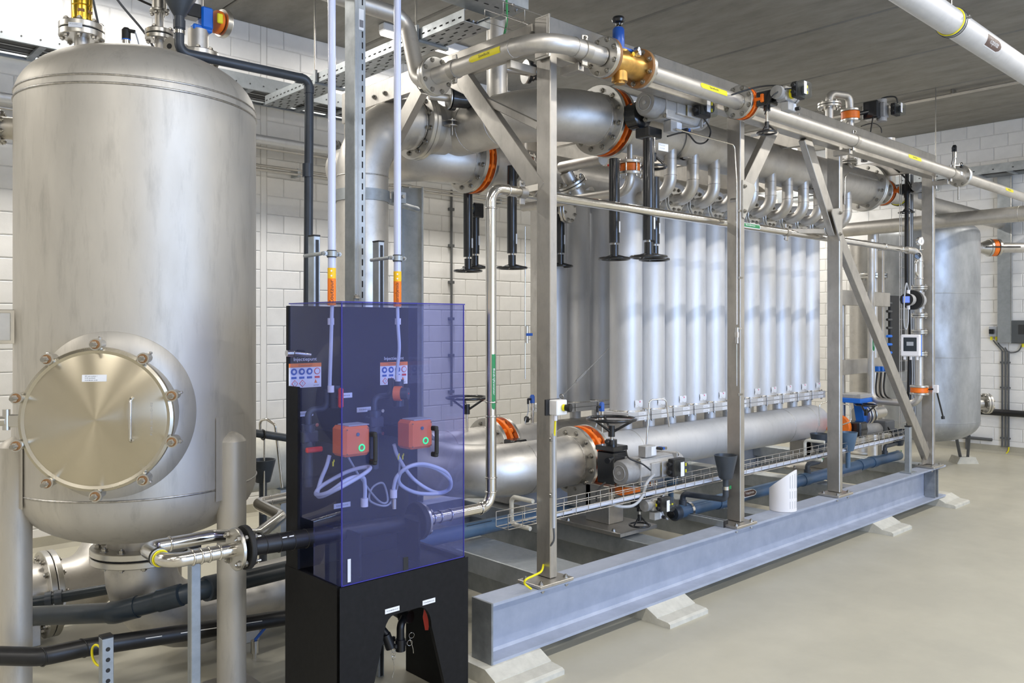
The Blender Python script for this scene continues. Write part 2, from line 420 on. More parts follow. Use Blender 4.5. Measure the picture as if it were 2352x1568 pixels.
m.box((3.6, YF - .1, .3), (4.8, .2, .6)); m.box((3.6, YF - .1, 4.025), (4.8, .2, .45))
struct('wall_front', m, 'grey_plaster')
win = struct('window_1', MB().box((3.6, YF - .1, .64), (4.8, .12, .08)).box((3.6, YF - .1, 3.76), (4.8, .12, .08)), 'actuator_dark')
for i in range(5): struct('window_mullion', MB().box((1.24 + i * 1.18, YF - .1, 2.2), (.08, .12, 3.04)), 'actuator_dark', win)
for i in range(4): struct('window_pane', MB().box((1.83 + i * 1.18, YF - .1, 2.2), (1.1, .012, 3.04)), 'pane', win)
# painted block walls: the blocks in view are pieces of their own
BL, BH = .323, .1636
blk = MB().box((0, 0, 0), (BL - .007, .03, BH - .007), .005); blk_me = mesh_of('wall_block', blk, 'block', (0, 0, 0))
def px(p):
    d = CA * p.x + SA * p.y
    if d < .3: return -9999, -9999, .3
    return CU + FPX * (SA * p.x - CA * p.y) / d, CV - FPX * (p.z - EYE) / d, d
SX0, SX1 = at(598, 500, Y=YB).x, at(612, 500, Y=YB).x           # plain strip at the movement joint
def lay(wall, along, fixed, vis):
    cand = []; half = []
    for r in range(26):
        z = BH * (r + .5)
        for i in range(-1, 44):
            s = (i + (.5 if r % 2 else 0)) * BL
            if along == 'x':
                s += SX1 + BL / 2 - 11 * BL
                if s < -2.3 or s > XR - .15: continue
                if s - BL / 2 < SX1 - .01 and s + BL / 2 > SX0 + .01:
                    for a, b in ((s - BL / 2, SX0), (SX1, s + BL / 2)):
                        if b - a > .05: half.append((V(((a + b) / 2, fixed + .008, z)), b - a))
                    continue
                p = V((s, fixed + .008, z))
            else:
                s += 3.43 + BL / 2 - 26 * BL
                if s < YF + .2 or s > YB - .17: continue
                p = V((fixed + .008, s, z))
            u, v, d = px(p); sc = d + (0 if any(a - 25 < u < b + 25 and c - 25 < v < e + 25 for a, b, c, e in vis) else 50)
            cand.append((sc, p))
    cand.sort(key=lambda t: t[0]); rest = MB()
    for k, (sc, p) in enumerate(cand):
        if k < 270:
            o = bpy.data.objects.new('wall_block', blk_me); COL.objects.link(o); o.parent = wall; o.location = p
            if along == 'y': o.rotation_euler = (0, 0, -math.pi / 2)
        else:
            if along == 'x': rest.box(p, (BL - .007, .03, BH - .007), .005)
            else: rest.box(p, (.03, BL - .007, BH - .007), .005)
    for p, w in half: struct('wall_block', MB().box(p, (w - .005, .03, BH - .005), .005), 'block', wall)
    o = struct('wall_blocks', rest, 'block', wall); o['kind'] = 'stuff'
lay(wb, 'x', YB, [(0, 30, 0, 1000), (0, 600, 0, 110), (588, 790, 60, 690), (590, 660, 850, 1050), (840, 1235, 120, 700), (1060, 1240, 690, 950), (60, 250, 1200, 1270), (1880, 1990, 500, 1050), (930, 1240, 430, 700)])
lay(wr, 'y', XR, [(2094, 2352, 270, 1050), (1990, 2140, 480, 560)])
struct('trim_1', MB().box(((SX0 + SX1) / 2, YB + .008, ZC / 2), (SX1 - SX0 - .008, .03, ZC), .003), 'plaster')
struct('baseboard_back', MB().prism([(0, 0), (.05, 0), (.02, .03), (.012, .1), (0, .1)], ((XL + XR) / 2, YB - .003, 0), -ey, ez, XR - XL), 'skirt')
struct('baseboard_right', MB().prism([(0, 0), (.05, 0), (.02, .03), (.012, .1), (0, .1)], (XR - .003, (YF + YB) / 2, 0), -ex, ez, YB - YF - .1), 'skirt')
# lamps
for k, (x, y) in enumerate(LAMPS):
    lab = ['white tubular ceiling lamp of the row along the back wall', 'unseen white tubular ceiling lamp of the middle row', 'unseen white tubular ceiling lamp of the row added by the windows'][0 if y > 5 else 1 if y > 0 else 2]
    if k == 3: lab = 'lit ceiling lamp seen behind the bent steel pipe above the end beam'
    t = thing('ceiling_lamp', lab, 'lamp', (x, y, 4.14), 'tubular ceiling lamps')
    part('housing', MB().box((x, y, 4.215), (1.5, .09, .07), .01), 'lamp_body', t)
    part('diffuser', MB().cyl((x - .74, y, 4.18), (x + .74, y, 4.18), .038, n=16), 'lamp_diffuser', t)
# conduit under the ceiling
t = thing('ceiling_conduit', 'pair of thin pipes running under the concrete ceiling near the right wall', 'conduit', (9.83, 4, 4.2))
for dx in (0, .045): part('tube', MB().cyl((9.81 + dx, -2, 4.2), (9.81 + dx, 6.7, 4.2), .013, n=10), 'steel', t)
for y in (2.4, 3.4, 4.4, 5.4): part('clamp', MB().box((9.83, y, 4.225), (.1, .03, .05), .004), 'bolt', t)
# ---------------------------------------------------------------- galvanised skid under the rack
t = thing('steel_skid', 'long galvanised steel beam skid carrying the filter rack', 'skid', (5.3, 3.8, .075))
def channel(name, a, b, w, z0, z1, open_to, mat='skid', tk=.014):
    a, b = V(a), V(b); d = (b - a).normalized(); s = V(open_to)             # a,b on the open side's edge line, z ignored
    X = s * -1; L = (b - a).length; mid = (a + b) / 2
    poly = [(0, z0), (w, z0), (w, z1), (0, z1), (0, z1 - tk), (w * .66, z1 - tk), (w * .72, z1 - tk * 2), (w * .72, z0 + tk * 2), (w * .66, z0 + tk), (0, z0 + tk)]
    m = MB().prism(poly, V((mid.x, mid.y, 0)), X, ez, L)
    return part(name, m, mat, t)
channel('long_beam', (2.541, 2.865, 0), (8.1, 2.865, 0), .14, .075, .36, -ey)
channel('long_beam', (2.541, 4.9, 0), (8.1, 4.9, 0), .14, .075, .36, ey)
part('end_plate', MB().box((2.536, 2.936, .2175), (.012, .143, .287), .002), 'skid_dark', t)
for x0, x1 in ((3.02, 3.32), (3.91, 4.08), (5.07, 5.24), (6.42, 6.58), (7.95, 8.1)):
    part('cross_beam', MB().box(((x0 + x1) / 2, 3.885, .3), (x1 - x0, 1.75, .11), .004).box(((x0 + x1) / 2, 3.885, .17), (.02, 1.74, .18)), 'galv', t)
for x in (7.86, 7.93): part('stiffener', MB().box((x, 2.915, .2175), (.012, .09, .255)), 'skid_dark', t)
PX = (2.953, 4.694, 6.068, 7.89)
for x in PX:
    for dx, dy in ((-.07, .02), (.1, .02)): bolt(t, (x + dx, 2.885, .343), -ez, .011)
pad = MB().prism([(-.19, 0), (-.19, .022), (-.175, .03), (-.1, .036), (-.1, .04), (-.03, .075), (.16, .075), (.2, 0)], (0, 0, 0), ey, ez, .36)
for i, (x, y, lab) in enumerate(((2.66, 2.885, 'beige concrete pad under the near end of the skid beam'), (3.86, 2.895, 'beige concrete pad under the skid beam below the hand wheels, second from the near end'),
                     (6.74, 2.895, 'beige concrete pad under the skid beam between the third and the last post'), (8.13, 2.92, 'beige concrete pad under the far end of the skid beam'))):
    q = MB(); q.v = [(a + x, b + y, c) for a, b, c in pad.v]; q.f = pad.f; q.sm = pad.sm
    single('concrete_pad', q, 'plinth', lab, 'concrete pad', 'pads under the skid')
for x in (2.7, 5.3, 8.0):
    q = MB(); q.v = [(a + x, b + 4.83, c) for a, b, c in pad.v]; q.f = pad.f; q.sm = pad.sm
    single('concrete_pad', q, 'plinth', 'beige concrete pad under the rear skid beam', 'concrete pad', 'pads under the skid')
# ---------------------------------------------------------------- stainless rack frame
F = t = thing('rack_frame', 'tall stainless steel rack frame of posts, beams and diagonal braces', 'frame', (5.4, 3.85, .36))
for yb, front in ((2.9, 1), (4.74, 0)):
    for x in PX:
        p = part('post', MB().box((x + .025, yb + .05, 1.69), (.05, .1, 2.62), .004), 'frame_steel', t)
        b = part('base_plate', MB().box((x - .002, yb + .03, .37), (.235, .165, .016), .002), 'frame_steel', t)
        if front:
            for dx in (-.09, .085):
                for dy in (-.055, .055): bolt(b, (x + dx, yb + .03 + dy, .378), ez, .011)
    part('top_beam', MB().box((5.445, yb + .045, 3.09), (5.03, .09, .2), .004), 'frame_steel', t)
for x in PX: part('cross_beam', MB().box((x + .025, 3.87, 3.12), (.05, 1.68, .14), .003), 'frame_steel', t)
part('cap_plate', MB().box((2.94, 2.94, 3.09), (.012, .1, .215), .002), 'machined', t)
def brace(a, b, w, h, up): return part('brace', MB().bar(a, b, w, h, V(up), .003), 'frame_steel', t)
brace((2.975, 3.62, 3.06), (2.975, 2.98, 2.33), .05, .1, ex.cross(V((0, .64, .73)).normalized()))
brace((2.975, 3.0, 2.66), (2.975, 3.7, 3.02), .03, .04, ez)
brace((2.975, 4.0, 3.06), (2.975, 4.7, 2.4), .05, .1, ez)
def kn(a, b):
    return brace(a, b, .05, .1, ez)
kn((4.72, 2.95, 2.42), (5.18, 2.95, 3.0)); kn((5.62, 2.95, 3.0), (6.08, 2.95, 2.35)); kn((6.1, 2.95, 2.36), (7.86, 2.95, .46))
for x, z, sgn in ((4.76, 2.47, 1), (6.03, 2.42, -1)):
    g = part('gusset', MB().prism([(-.05 * sgn, -.13), (-.05 * sgn, .11), (.09 * sgn, .09), (.1 * sgn, .06), (-.03 * sgn, -.14)], (x, 2.895, z), ex, ez, .008), 'machined', t)
    for dz in (-.09, .07): bolt(g, (x - .03 * sgn, 2.89, z + dz), -ey, .011)
part('gusset', MB().prism([(0, 0), (-.12, 0), (0, .2)], (7.89, 2.95, .39), ex, ez, .01), 'frame_steel', t)
bolt(t, (2.948, 3.02, 3.13), -ex, .012); bolt(t, (2.948, 4.35, 3.1), -ex, .012); bolt(t, (2.948, 4.47, 3.1), -ex, .012)
g = part('splice_plate', MB().box((5.51, 2.893, 3.09), (.16, .012, .085), .002), 'machined', t)
for dx in (-.04, .04): bolt(g, (5.51 + dx, 2.887, 3.09), -ey, .012)
# rails behind the far posts that carry the tubing panel
part('rail', MB().box((7.9, 3.56, 1.90), (1.2, .05, .14), .003), 'frame_steel', t); part('rail', MB().box((7.9, 3.56, 1.25), (1.2, .05, .14), .003), 'frame_steel', t)
for x in (7.6, 8.46): part('strut', MB().box((x, 3.61, 1.1 if x < 8 else 1.2), (.05, .05, 1.5 if x < 8 else 2.4), .003), 'frame_steel', t)
# ---------------------------------------------------------------- membrane vessels
VY, VX0, VP = 3.80, 4.643, .2640
NUM = ['first', 'second', 'third', 'fourth', 'fifth', 'sixth', 'seventh', 'eighth', 'ninth', 'tenth', 'eleventh']
def vessel(x, y, lab, grp, detail):
    t = thing('membrane_vessel', lab, 'pressure vessel', (x, y, .905), grp)
    part('body', MB().lathe((x, y, 0), ez, [(1.03, .117), (2.66, .117), (2.69, .107), (2.72, .07), (2.73, 0)], 32), 'vessel', t)
    part('collar', MB().lathe((x, y, 0), ez, [(1.03, .1205), (1.037, .1205), (1.043, .1173)], 32), 'weld', t)
    part('nozzle', MB().cyl((x, y, .82), (x, y, .975), .0445, n=20), 'vessel', t)
    for z in (.985, 1.018):
        f = part('flange_plate', MB().box((x, y, z), (.242, .25, .031), .003), 'vessel', t)
        if detail:
            X, Y = ex, ez
            flat_label(f, (x + .03, y - .1255, z), X, Y, .085, .021, 'label', [('MF unit module' if z > 1.0 else 'P134-28', -.01, 0, .008, .05, 'ink_grey')])
            if z < 1.0:
                for dx in (-.09, .09): bolt(f, (x + dx, y - .1, z - .015), -ez, .011)
            else:
                for dx in (-.095, .095): bolt(f, (x + dx, y - .1, z + .015), ez, .009)
    if detail:
        o = pipe_label(t, (x, y, 1.09), ex, (.05, -1, 0), .117, .085, .05, 'label')
        r = .117
        def fn(a, b): return V((x + r * 1.012 * math.sin((a - .025) / r), y - r * 1.012 * math.cos((a - .025) / r), 1.085 + b))
        part('lettering', text_mb('CE', .024, fn), 'ink', o)
        part('logo_mark', MB().box((x + .012, y - .118, 1.103), (.011, .002, .011)), 'pink', o)
    return t
first = vessel(VX0, VY, '', 'front row of membrane vessels', True)
for i in range(11):
    o = first if i == 0 else copy_tree(first, None, (VP * i, 0, 0))
    o['label'] = 'tall silver membrane vessel, %s of the front row from the handwheel valve' % NUM[i]
back = vessel(VX0 - .02, 4.52, '', 'rear row of membrane vessels', False)
for i in range(6):
    o = back if i == 0 else copy_tree(back, None, (VP * i, 0, 0))
    o['label'] = 'shaded membrane vessel of the rear row, %s from the near post' % NUM[i]
# upper feed elbows, one for each front vessel
def elbow(x, sgn, ye, yv, lab, grp, det):
    t = thing('feed_elbow', lab, 'pipe elbow', (x, ye, 2.5), grp)
    tube(t, [(x, ye, 2.86), (x, ye, 2.545), (x, ye + sgn * .15, 2.545)], .0435, .115)
    weld(t, (x, ye, 2.67), ez, .0438, .002); weld(t, (x, ye, 2.78), ez, .0438, .002)
    for k, dy in enumerate((.15, .172)):
        c = V((x, ye + sgn * dy, 2.545)); f = part('flange', MB().disc(c, ey, .093, .018, 24), 'machined', t)
        if det and k == 0: ring_bolts(f, c - ey * sgn * .009, -ey * sgn, .076, 8, .012, .5)
    part('nozzle', MB().cyl((x, ye + sgn * .175, 2.545), (x, yv - sgn * .09, 2.545), .0445, n=20), 'steel', t)
    return t
e0 = elbow(VX0 + .012, 1, 3.42, VY, '', 'feed elbows of the front vessels', True)
for i in range(11):
    o = e0 if i == 0 else copy_tree(e0, None, (VP * i, 0, 0))
    o['label'] = 'curved steel feed elbow with bolted flange above the %s front vessel' % NUM[i]
# ---------------------------------------------------------------- headers
t = thing('lower_header', 'large horizontal steel header pipe under the front vessels', 'pipe', (5.6, 3.74, .6))
HZ = .755
part('tube', MB().lathe((4.165, 3.74, HZ), ex, [(-.02, .15), (3.1, .15), (3.17, .135), (3.21, .09), (3.225, 0)], 40), 'vessel', t)
for x in (4.6, 6.7, 7.1): weld(t, (x, 3.74, HZ), ex, .1502, .002)
part('drain_cock', MB().cyl((7.36, 3.7, HZ - .02), (7.45, 3.7, HZ - .02), .018, n=12), 'bright', t)
flange(t, (4.155, 3.74, HZ), ex, .2225, .026, 12, .014, 1)
for x in (3.99, 6.9):
    p = part('pedestal', MB().box((x + .07, 3.5, .51), (.14, .2, .24), .004).box((x + .07, 3.66, .54), (.14, .2, .16)), 'frame_steel', t)
    b = part('base_plate', MB().box((x + .06, 3.48, .378), (.36, .54, .024), .002), 'frame_steel', t)
    for dx in (-.1, .2):
        for dy in (-.2, .18): bolt(b, (x + dx, 3.48 + dy, .39), ez, .012)
t = thing('lower_header', 'shaded horizontal steel header pipe under the rear vessels', 'pipe', (5.6, 4.5, .6))
part('tube', MB().lathe((4.08, 4.5, HZ), ex, [(-.02, .15), (3.1, .15), (3.17, .135), (3.21, .09), (3.225, 0)], 32), 'steel', t)
flange(t, (4.07, 4.5, HZ), ex, .2225, .026, 12, .014, 1)
part('pedestal', MB().box((4.06, 4.5, .5), (.14, .3, .26), .004), 'frame_steel', t)
# lower feed bends with flange, coming from the left
def lower_feed(y, lab, x0, dx=0):
    t = thing('feed_pipe', lab, 'pipe', (3.4, y, .5))
    R = .36
    tube(t, [(x0, y + 1.2, HZ), (x0, y, HZ), (3.915 + dx, y, HZ)], .162, R, n=36)
    flange(t, (3.93 + dx, y, HZ), ex, .2225, .03, 12, .014, -1)
    weld(t, (3.88 + dx, y, HZ), ex, .163, .004); weld(t, (3.55, y, HZ), ex, .1625, .003)
    f = flange(t, (x0, y + .62, HZ), ey, .2225, .03, 12, .013, 0)
    return t
lower_feed(3.74, 'wide steel feed bend running to the front orange valve behind the cabinet', 3.18, .085)
lower_feed(4.5, 'wide steel feed bend running to the rear orange valve', 3.12)
# upper headers
UZ = 2.952
t = thing('upper_header', 'large steel collecting header above the front vessels', 'pipe', (5.9, 3.5, 2.8))
part('tube', MB().cyl((4.11, 3.5, UZ), (7.8, 3.5, UZ), .162, n=40), 'steel', t)
flange(t, (4.105, 3.5, UZ), ex, .2225, .026, 12, .014, 1)
fpair(t, (7.83, 3.5, UZ), ex, .2225, .028, 12, .014)
for x in (4.75, 6.62):
    c = part('saddle_clamp', MB().lathe((x, 3.5, UZ), ex, [(-.025, .164), (-.025, .17), (.025, .17), (.025, .164)], 40), 'frame_steel', t)
    for sg in (-1, 1): part('clamp_ear', MB().box((x, 3.5 + sg * .02 - .12, UZ - .16), (.05, .07, .012), .002), 'frame_steel', c)
    part('hanger', MB().box((x, 3.5, UZ + .2), (.05, .05, .12), .003), 'frame_steel', c)
part('reducer', MB().lathe((7.86, 3.5, UZ), ex, [(0, .162), (.02, .16), (.16, .085), (.3, .084)], 32), 'steel', t)
t = thing('upper_header', 'shaded steel collecting header above the rear vessels', 'pipe', (5.6, 4.5, 2.6))
part('tube', MB().cyl((3.86, 4.5, 2.8), (7.6, 4.5, 2.8), .162, n=32), 'steel', t)
flange(t, (3.845, 4.5, 2.8), ex, .2225, .026, 12, .014, 1)
# main riser and manifold
t = thing('riser_pipe', 'thick vertical steel riser bending over to a bolted flange behind the slotted column', 'pipe', (2.817, 4.4, 0))
tube(t, [(2.817, 4.4, .05), (2.817, 4.4, UZ), (3.21, 4.4, UZ)], .16, .385, n=40)
flange(t, (3.222, 4.4, UZ), ex, .2225, .03, 12, .014, -1)
weld(t, (2.817, 4.4, 2.56), ez, .161, .004); weld(t, (3.2, 4.4, UZ), ex, .162, .005)
cl = part('pipe_clamp', MB().lathe((2.817, 4.4, 2.44), ez, [(-.035, .162), (-.035, .17), (.035, .17), (.035, .162)], 40), 'galv', t)
for sg in (-1, 1): part('clamp_ear', MB().box((2.817 + .175, 4.26 + sg * .012, 2.44), (.09, .01, .07), .002), 'galv', cl)
part('clamp_bolt', MB().cyl((2.99, 4.2, 2.44), (2.99, 4.32, 2.44), .011, n=10), 'bolt', cl)
part('clamp_rod', MB().cyl((2.97, 4.4, 2.44), (3.4, 4.62, 2.44), .02, n=12), 'galv', cl)
t = thing('manifold_pipe', 'thick steel manifold bend between the riser flange and the orange valve', 'pipe', (3.55, 4, 2.7))
tube(t, [(3.55, 4.78, UZ), (3.55, 3.5, UZ), (3.985, 3.5, UZ)], .162, .40, n=40)
part('branch', MB().cyl((3.26, 4.4, UZ), (3.46, 4.4, UZ), .162, n=40), 'steel', t)
flange(t, (3.254, 4.4, UZ), ex, .2225, .03, 12, .013, 1)
part('gasket', MB().disc((3.2385, 4.4, UZ), ex, .205, .004), 'rubber', t)
flange(t, (4.0, 3.5, UZ), ex, .2225, .03, 12, .014, -1)
weld(t, (3.95, 3.5, UZ), ex, .163, .005); weld(t, (3.55, 3.92, UZ), ey, .1625, .003); weld(t, (3.55, 4.2, UZ), ey, .1625, .003)
cl = part('pipe_clamp', MB().lathe((3.33, 4.4, UZ), ex, [(-.03, .163), (-.03, .17), (.03, .17), (.03, .163)], 40), 'frame_steel', t)
for sg in (0, 1): part('clamp_ear', MB().cyl((3.36, 4.2, UZ + .01 - sg * .03), (3.36, 4.2, UZ + .016 - sg * .03), .045, n=16), 'frame_steel', cl)
part('clamp_bolt', MB().cyl((3.36, 4.19, UZ - .08), (3.36, 4.19, UZ + .03), .01, n=8), 'bolt', cl)
t = thing('permeate_bend', 'thick steel bend passing under the riser flange to the rear orange valve', 'pipe', (3.3, 4.8, 2.6))
tube(t, [(3.3, 5.4, 2.8), (3.3, 4.5, 2.8), (3.735, 4.5, 2.8)], .162, .40, n=36)
flange(t, (3.75, 4.5, 2.8), ex, .2225, .03, 12, .014, -1)
weld(t, (3.7, 4.5, 2.8), ex, .163, .004)
# ---------------------------------------------------------------- valves on the big headers
def wafer(t, c, ax, r, th, n=12, neck=None, mat='orange'):
    ax = V(ax); c = V(c)
    m = MB().disc(c, ax, r * .80, th, 36).disc(c, ax, r * .985, th * .22, 36)
    x, y, z = frame(ax)
    for i in range(n):
        a = 2 * math.pi * (i + .5) / n; d = x * math.cos(a) + y * math.sin(a)
        m.cyl(c + d * r * .84 - ax * th * .48, c + d * r * .84 + ax * th * .48, r * .085, n=10)
    b = part('valve_body', m, mat, t)
    if neck is not None:
        nk = V(neck); part('valve_neck', MB().cyl(c + nk * r * .75, c + nk * (r + .05), r * .16, n=14).box(c + nk * (r + .045), (r * .5, .02, r * .5), .004), mat, t)
    return b
def indicator(t, c, s=1.0, X=ex, Y=-ey, Z=ez, turn=0):       # black switch box with a clear cover, looking along Y
    c = V(c)
    b = part('indicator_box', MB().box(c - Y * .022 * s, (.125 * s, .045 * s, .11 * s), .005, X, Y, Z), 'black_matt', t)
    part('clear_cover', MB().box(c + Y * .026 * s, (.125 * s, .05 * s, .11 * s), .008, X, Y, Z), 'clear', b)
    part('dial', MB().cyl(c + Y * .005 * s + X * .022 * s, c + Y * .03 * s + X * .022 * s, .034 * s, n=20), 'screen', b)
    for sg in (-1, 1):
        d = (Z if not turn else X) * sg
        part('dial_mark', MB().box(c + Y * .032 * s + X * .022 * s + d * .02 * s, (.012 * s if not turn else .02 * s, .006 * s, .02 * s if not turn else .012 * s), .001, X, Y, Z), 'yellow', b)
    part('label_sticker', MB().box(c + Y * .052 * s - X * .04 * s, (.036 * s, .002, .088 * s), 0, X, Y, Z), 'label', b)
    for sg in (-1, 1): part('cable_gland', MB().cyl(c - Y * .02 * s - X * .06 * s + Z * sg * .024 * s, c - Y * .02 * s - X * .09 * s + Z * sg * .024 * s, .014 * s, n=10), 'black_matt', b)
    return b
def big_actuator(t, c, up=1):
    c = V(c)
    oct_ = [(-.075, -.03), (-.075, .03), (-.05, .07), (-.02, .078), (.02, .078), (.05, .07), (.075, .03), (.075, -.03), (.05, -.07), (.02, -.078), (-.02, -.078), (-.05, -.07)]
    part('actuator_body', MB().prism(oct_, c, ey, ez, .36).box(c + ez * .06, (.36, .11, .03), .006).box(c - ez * .06, (.36, .11, .03), .006).box(c - ey * .07, (.16, .03, .09), .004), 'actuator', t)
    for sg in (-1, 1):
        part('mounting_plate', MB().box(c + ex * sg * .185, (.012, .172, .172), .004), 'actuator', t)
        e = part('end_cap', MB().lathe(c + ex * sg * .19, ex * sg, [(0, .08), (.085, .078), (.1, .07), (.104, 0)], 32), 'actuator_dark' if sg < 0 else 'actuator', t)
        for dy in (-1, 1):
            for dz in (-1, 1): bolt(e, c + ex * sg * .192 + ey * dy * .072 + ez * dz * .072, ex * sg, .012)
        if sg < 0:
            part('cap_ring', MB().torus(c - ex * .294, ex, .045, .0025, 28, 6), 'actuator', e)
            part('cap_boss', MB().cyl(c - ex * .294, c - ex * .299, .012, n=12), 'actuator', e)
    part('yellow_ring', MB().cyl(c - ey * .085 + ex * .06, c - ey * .1 + ex * .06, .045, n=20), 'yellow', t)
    part('bracket', MB().box(c - ey * .1 + ex * .06, (.12, .006, .1), .002), 'actuator', t)
    indicator(t, c + V((.1, -.16, .01)))
    sol = part('solenoid', MB().box(c + V((-.06, -.03, -.115 * up)), (.1, .06, .07), .003), 'actuator', t)
    part('label_sticker', MB().box(c + V((-.03, -.061, -.115 * up)), (.05, .002, .055)), 'label', sol)
    for k in range(3): part('fitting', MB().cyl(c + V((.0 + .022 * k, -.06, -.13 * up)), c + V((.0 + .022 * k, -.1, -.13 * up)), .01, n=10), ('black_matt', 'blue', 'bright')[k], sol)
    for k in range(2): part('air_plug', MB().cyl(c + V((.02 + .05 * k, 0, .075 * up)), c + V((.02 + .05 * k, 0, .115 * up)), .012, n=8), 'bright', t)
def tap(): pass
# front lower valve
t = thing('actuated_valve', 'orange butterfly valve with grey actuator and large black handwheel at the lower header', 'valve', (4.0, 3.6, .5))
wafer(t, (4.085, 3.74, HZ), ex, .2225, .108, 12, V((0, -1, 0)))
part('valve_stem', MB().cyl((4.085, 3.5, .765), (3.99, 3.38, .765), .04, n=14), 'black', t)
part('gearbox', MB().box((3.97, 3.36, .765), (.13, .14, .2), .008).box((3.965, 3.36, .885), (.14, .15, .03), .004).cyl((3.965, 3.36, .9), (3.965, 3.36, .935), .035, n=16), 'black', t)
part('shaft', MB().cyl((3.965, 3.36, .93), (3.965, 3.36, 1.02), .011, n=12), 'bright', t)
handwheel(t, (3.965, 3.36, 1.062), ez, .15, .0105, .075, hub=.022, hublen=.07)
part('knob', MB().cyl((3.9, 3.33, .93), (3.86, 3.31, .935), .006, n=8).lathe((3.86, 3.31, .935), (-1, -.4, 0), [(-.012, 0), (-.008, .011), (0, .014), (.008, .011), (.012, 0)], 12), 'black', t)
part('stop_screw', MB().cyl((3.9, 3.3, .83), (3.83, 3.27, .83), .013, n=12).cyl((3.83, 3.27, .83), (3.81, 3.262, .83), .018, n=10), 'black', t)
big_actuator(t, (4.2, 3.25, .745), -1)
# front upper valve
t = thing('actuated_valve', 'orange butterfly valve with grey actuator hanging at the upper header, small handwheel below', 'valve', (4.05, 3.4, 2.6))
wafer(t, (4.0525, 3.5, UZ), ex, .2225, .072, 12, V((0, -1, 0)))
part('gearbox', MB().lathe((4.06, 3.23, UZ - .01), ey, [(-.05, 0), (-.05, .07), (-.04, .085), (.04, .085), (.05, .07), (.05, 0)], 24).box((4.08, 3.16, UZ - .13), (.13, .11, .06), .006), 'black', t)
part('shaft', MB().cyl((4.08, 3.12, UZ - .15), (4.08, 3.12, UZ - .27), .01, n=12), 'bright', t)
handwheel(t, (4.08, 3.12, UZ - .34), -ez, .075, .008, .06, hub=.017, hublen=.05)
big_actuator(t, (4.23, 3.08, UZ + .02), 1)
flat_label(t, (4.08, 3.05, UZ - .23), (1, -.1, 0), ez, .085, .045, 'label', [('MF unit module', -.01, .01, .008, .05, 'ink_grey'), ('P134-28', -.01, -.008, .008, .04, 'ink_grey')], name='tag_plate')
# rear valves
t = thing('butterfly_valve', 'orange butterfly valve with black handwheel on the rear lower feed pipe', 'valve', (4.0, 4.4, .5))
wafer(t, (4.0, 4.5, HZ), ex, .2225, .108, 12, V((0, -1, 0)))
part('gearbox', MB().box((3.95, 4.22, .76), (.12, .12, .18), .008), 'black', t)
part('shaft', MB().cyl((3.86, 4.35, .9), (3.86, 4.35, 1.03), .011, n=12), 'bright', t)
handwheel(t, (3.7, 4.45, 1.14), ez, .14, .01, .08, hub=.022, hublen=.07)
part('shaft', MB().cyl((3.7, 4.45, .9), (3.7, 4.45, 1.04), .01, n=10), 'bright', t)
t = thing('butterfly_valve', 'orange butterfly valve of the rear upper header, below the riser flange', 'valve', (3.8, 4.4, 2.55))
wafer(t, (3.798, 4.5, 2.8), ex, .2225, .066, 12, V((0, 0, 1)))
# ---------------------------------------------------------------- long hanging handwheel columns
def column(x, y, z0, z1, R, lab, box=False):
    t = thing('extension_spindle', lab, 'handwheel', (x, y, z0), 'hanging handwheel columns')
    part('column', MB().lathe((x, y, 0), ez, [(z0 + .1, .0), (z0 + .1, .034), (z1, .034), (z1, 0)], 20), 'black', t)
    part('spindle', MB().cyl((x, y, z0 + .03), (x, y, z0 + .15), .014, n=10), 'bolt', t)
    part('hub_sleeve', MB().cyl((x, y, z0 + .005), (x, y, z0 + .088), .027, n=16), 'black', t)
    handwheel(t, (x, y, z0), -ez, R, .0085, .02, hub=.024, hublen=.04)
    flat_label(t, (x + .012, y - .0335, z0 + .2), ez, -ex, .07, .013, 'label')
    if box:
        g = part('gearbox', MB().box((x, y, z1 + .05), (.1, .1, .11), .008), 'black', t)
        part('dial', MB().cyl((x - .05, y - .02, z1 + .06), (x - .058, y - .02, z1 + .06), .04, n=20), 'screen', g)
        part('dial_mark', MB().box((x - .06, y - .02, z1 + .06), (.004, .05, .012)), 'yellow', g)
a = at(1490, 590, D=4.95); column(a.x, a.y, a.z, 2.76, .105, 'long black handwheel column hanging from the upper actuated valve')
a = at(1503, 596, D=5.35); column(a.x, a.y, a.z, 2.6, .092, 'black handwheel column close behind the one under the upper actuator')
a = at(1411, 594, D=5.25); column(a.x, a.y, a.z, 2.7, .095, 'long black handwheel column hanging left of the first silver vessel')
a = at(1176, 615, D=5.75); column(a.x, a.y, a.z, 2.75, .1, 'long black handwheel column left of the nearest rack post, beside the thin steel riser')
a = at(1091, 614, D=6.2); column(a.x, a.y, a.z, 2.45, .088, 'black handwheel column with a yellow marked dial on its gearbox', True)
a = at(1075, 622, D=6.0); column(a.x, a.y, a.z, 2.6, .098, 'leftmost black handwheel column, in front of the white block wall')
a = at(1287, 611, D=6.3); column(a.x, a.y, a.z, 2.6, .09, 'black handwheel peeping out behind the nearest rack post')
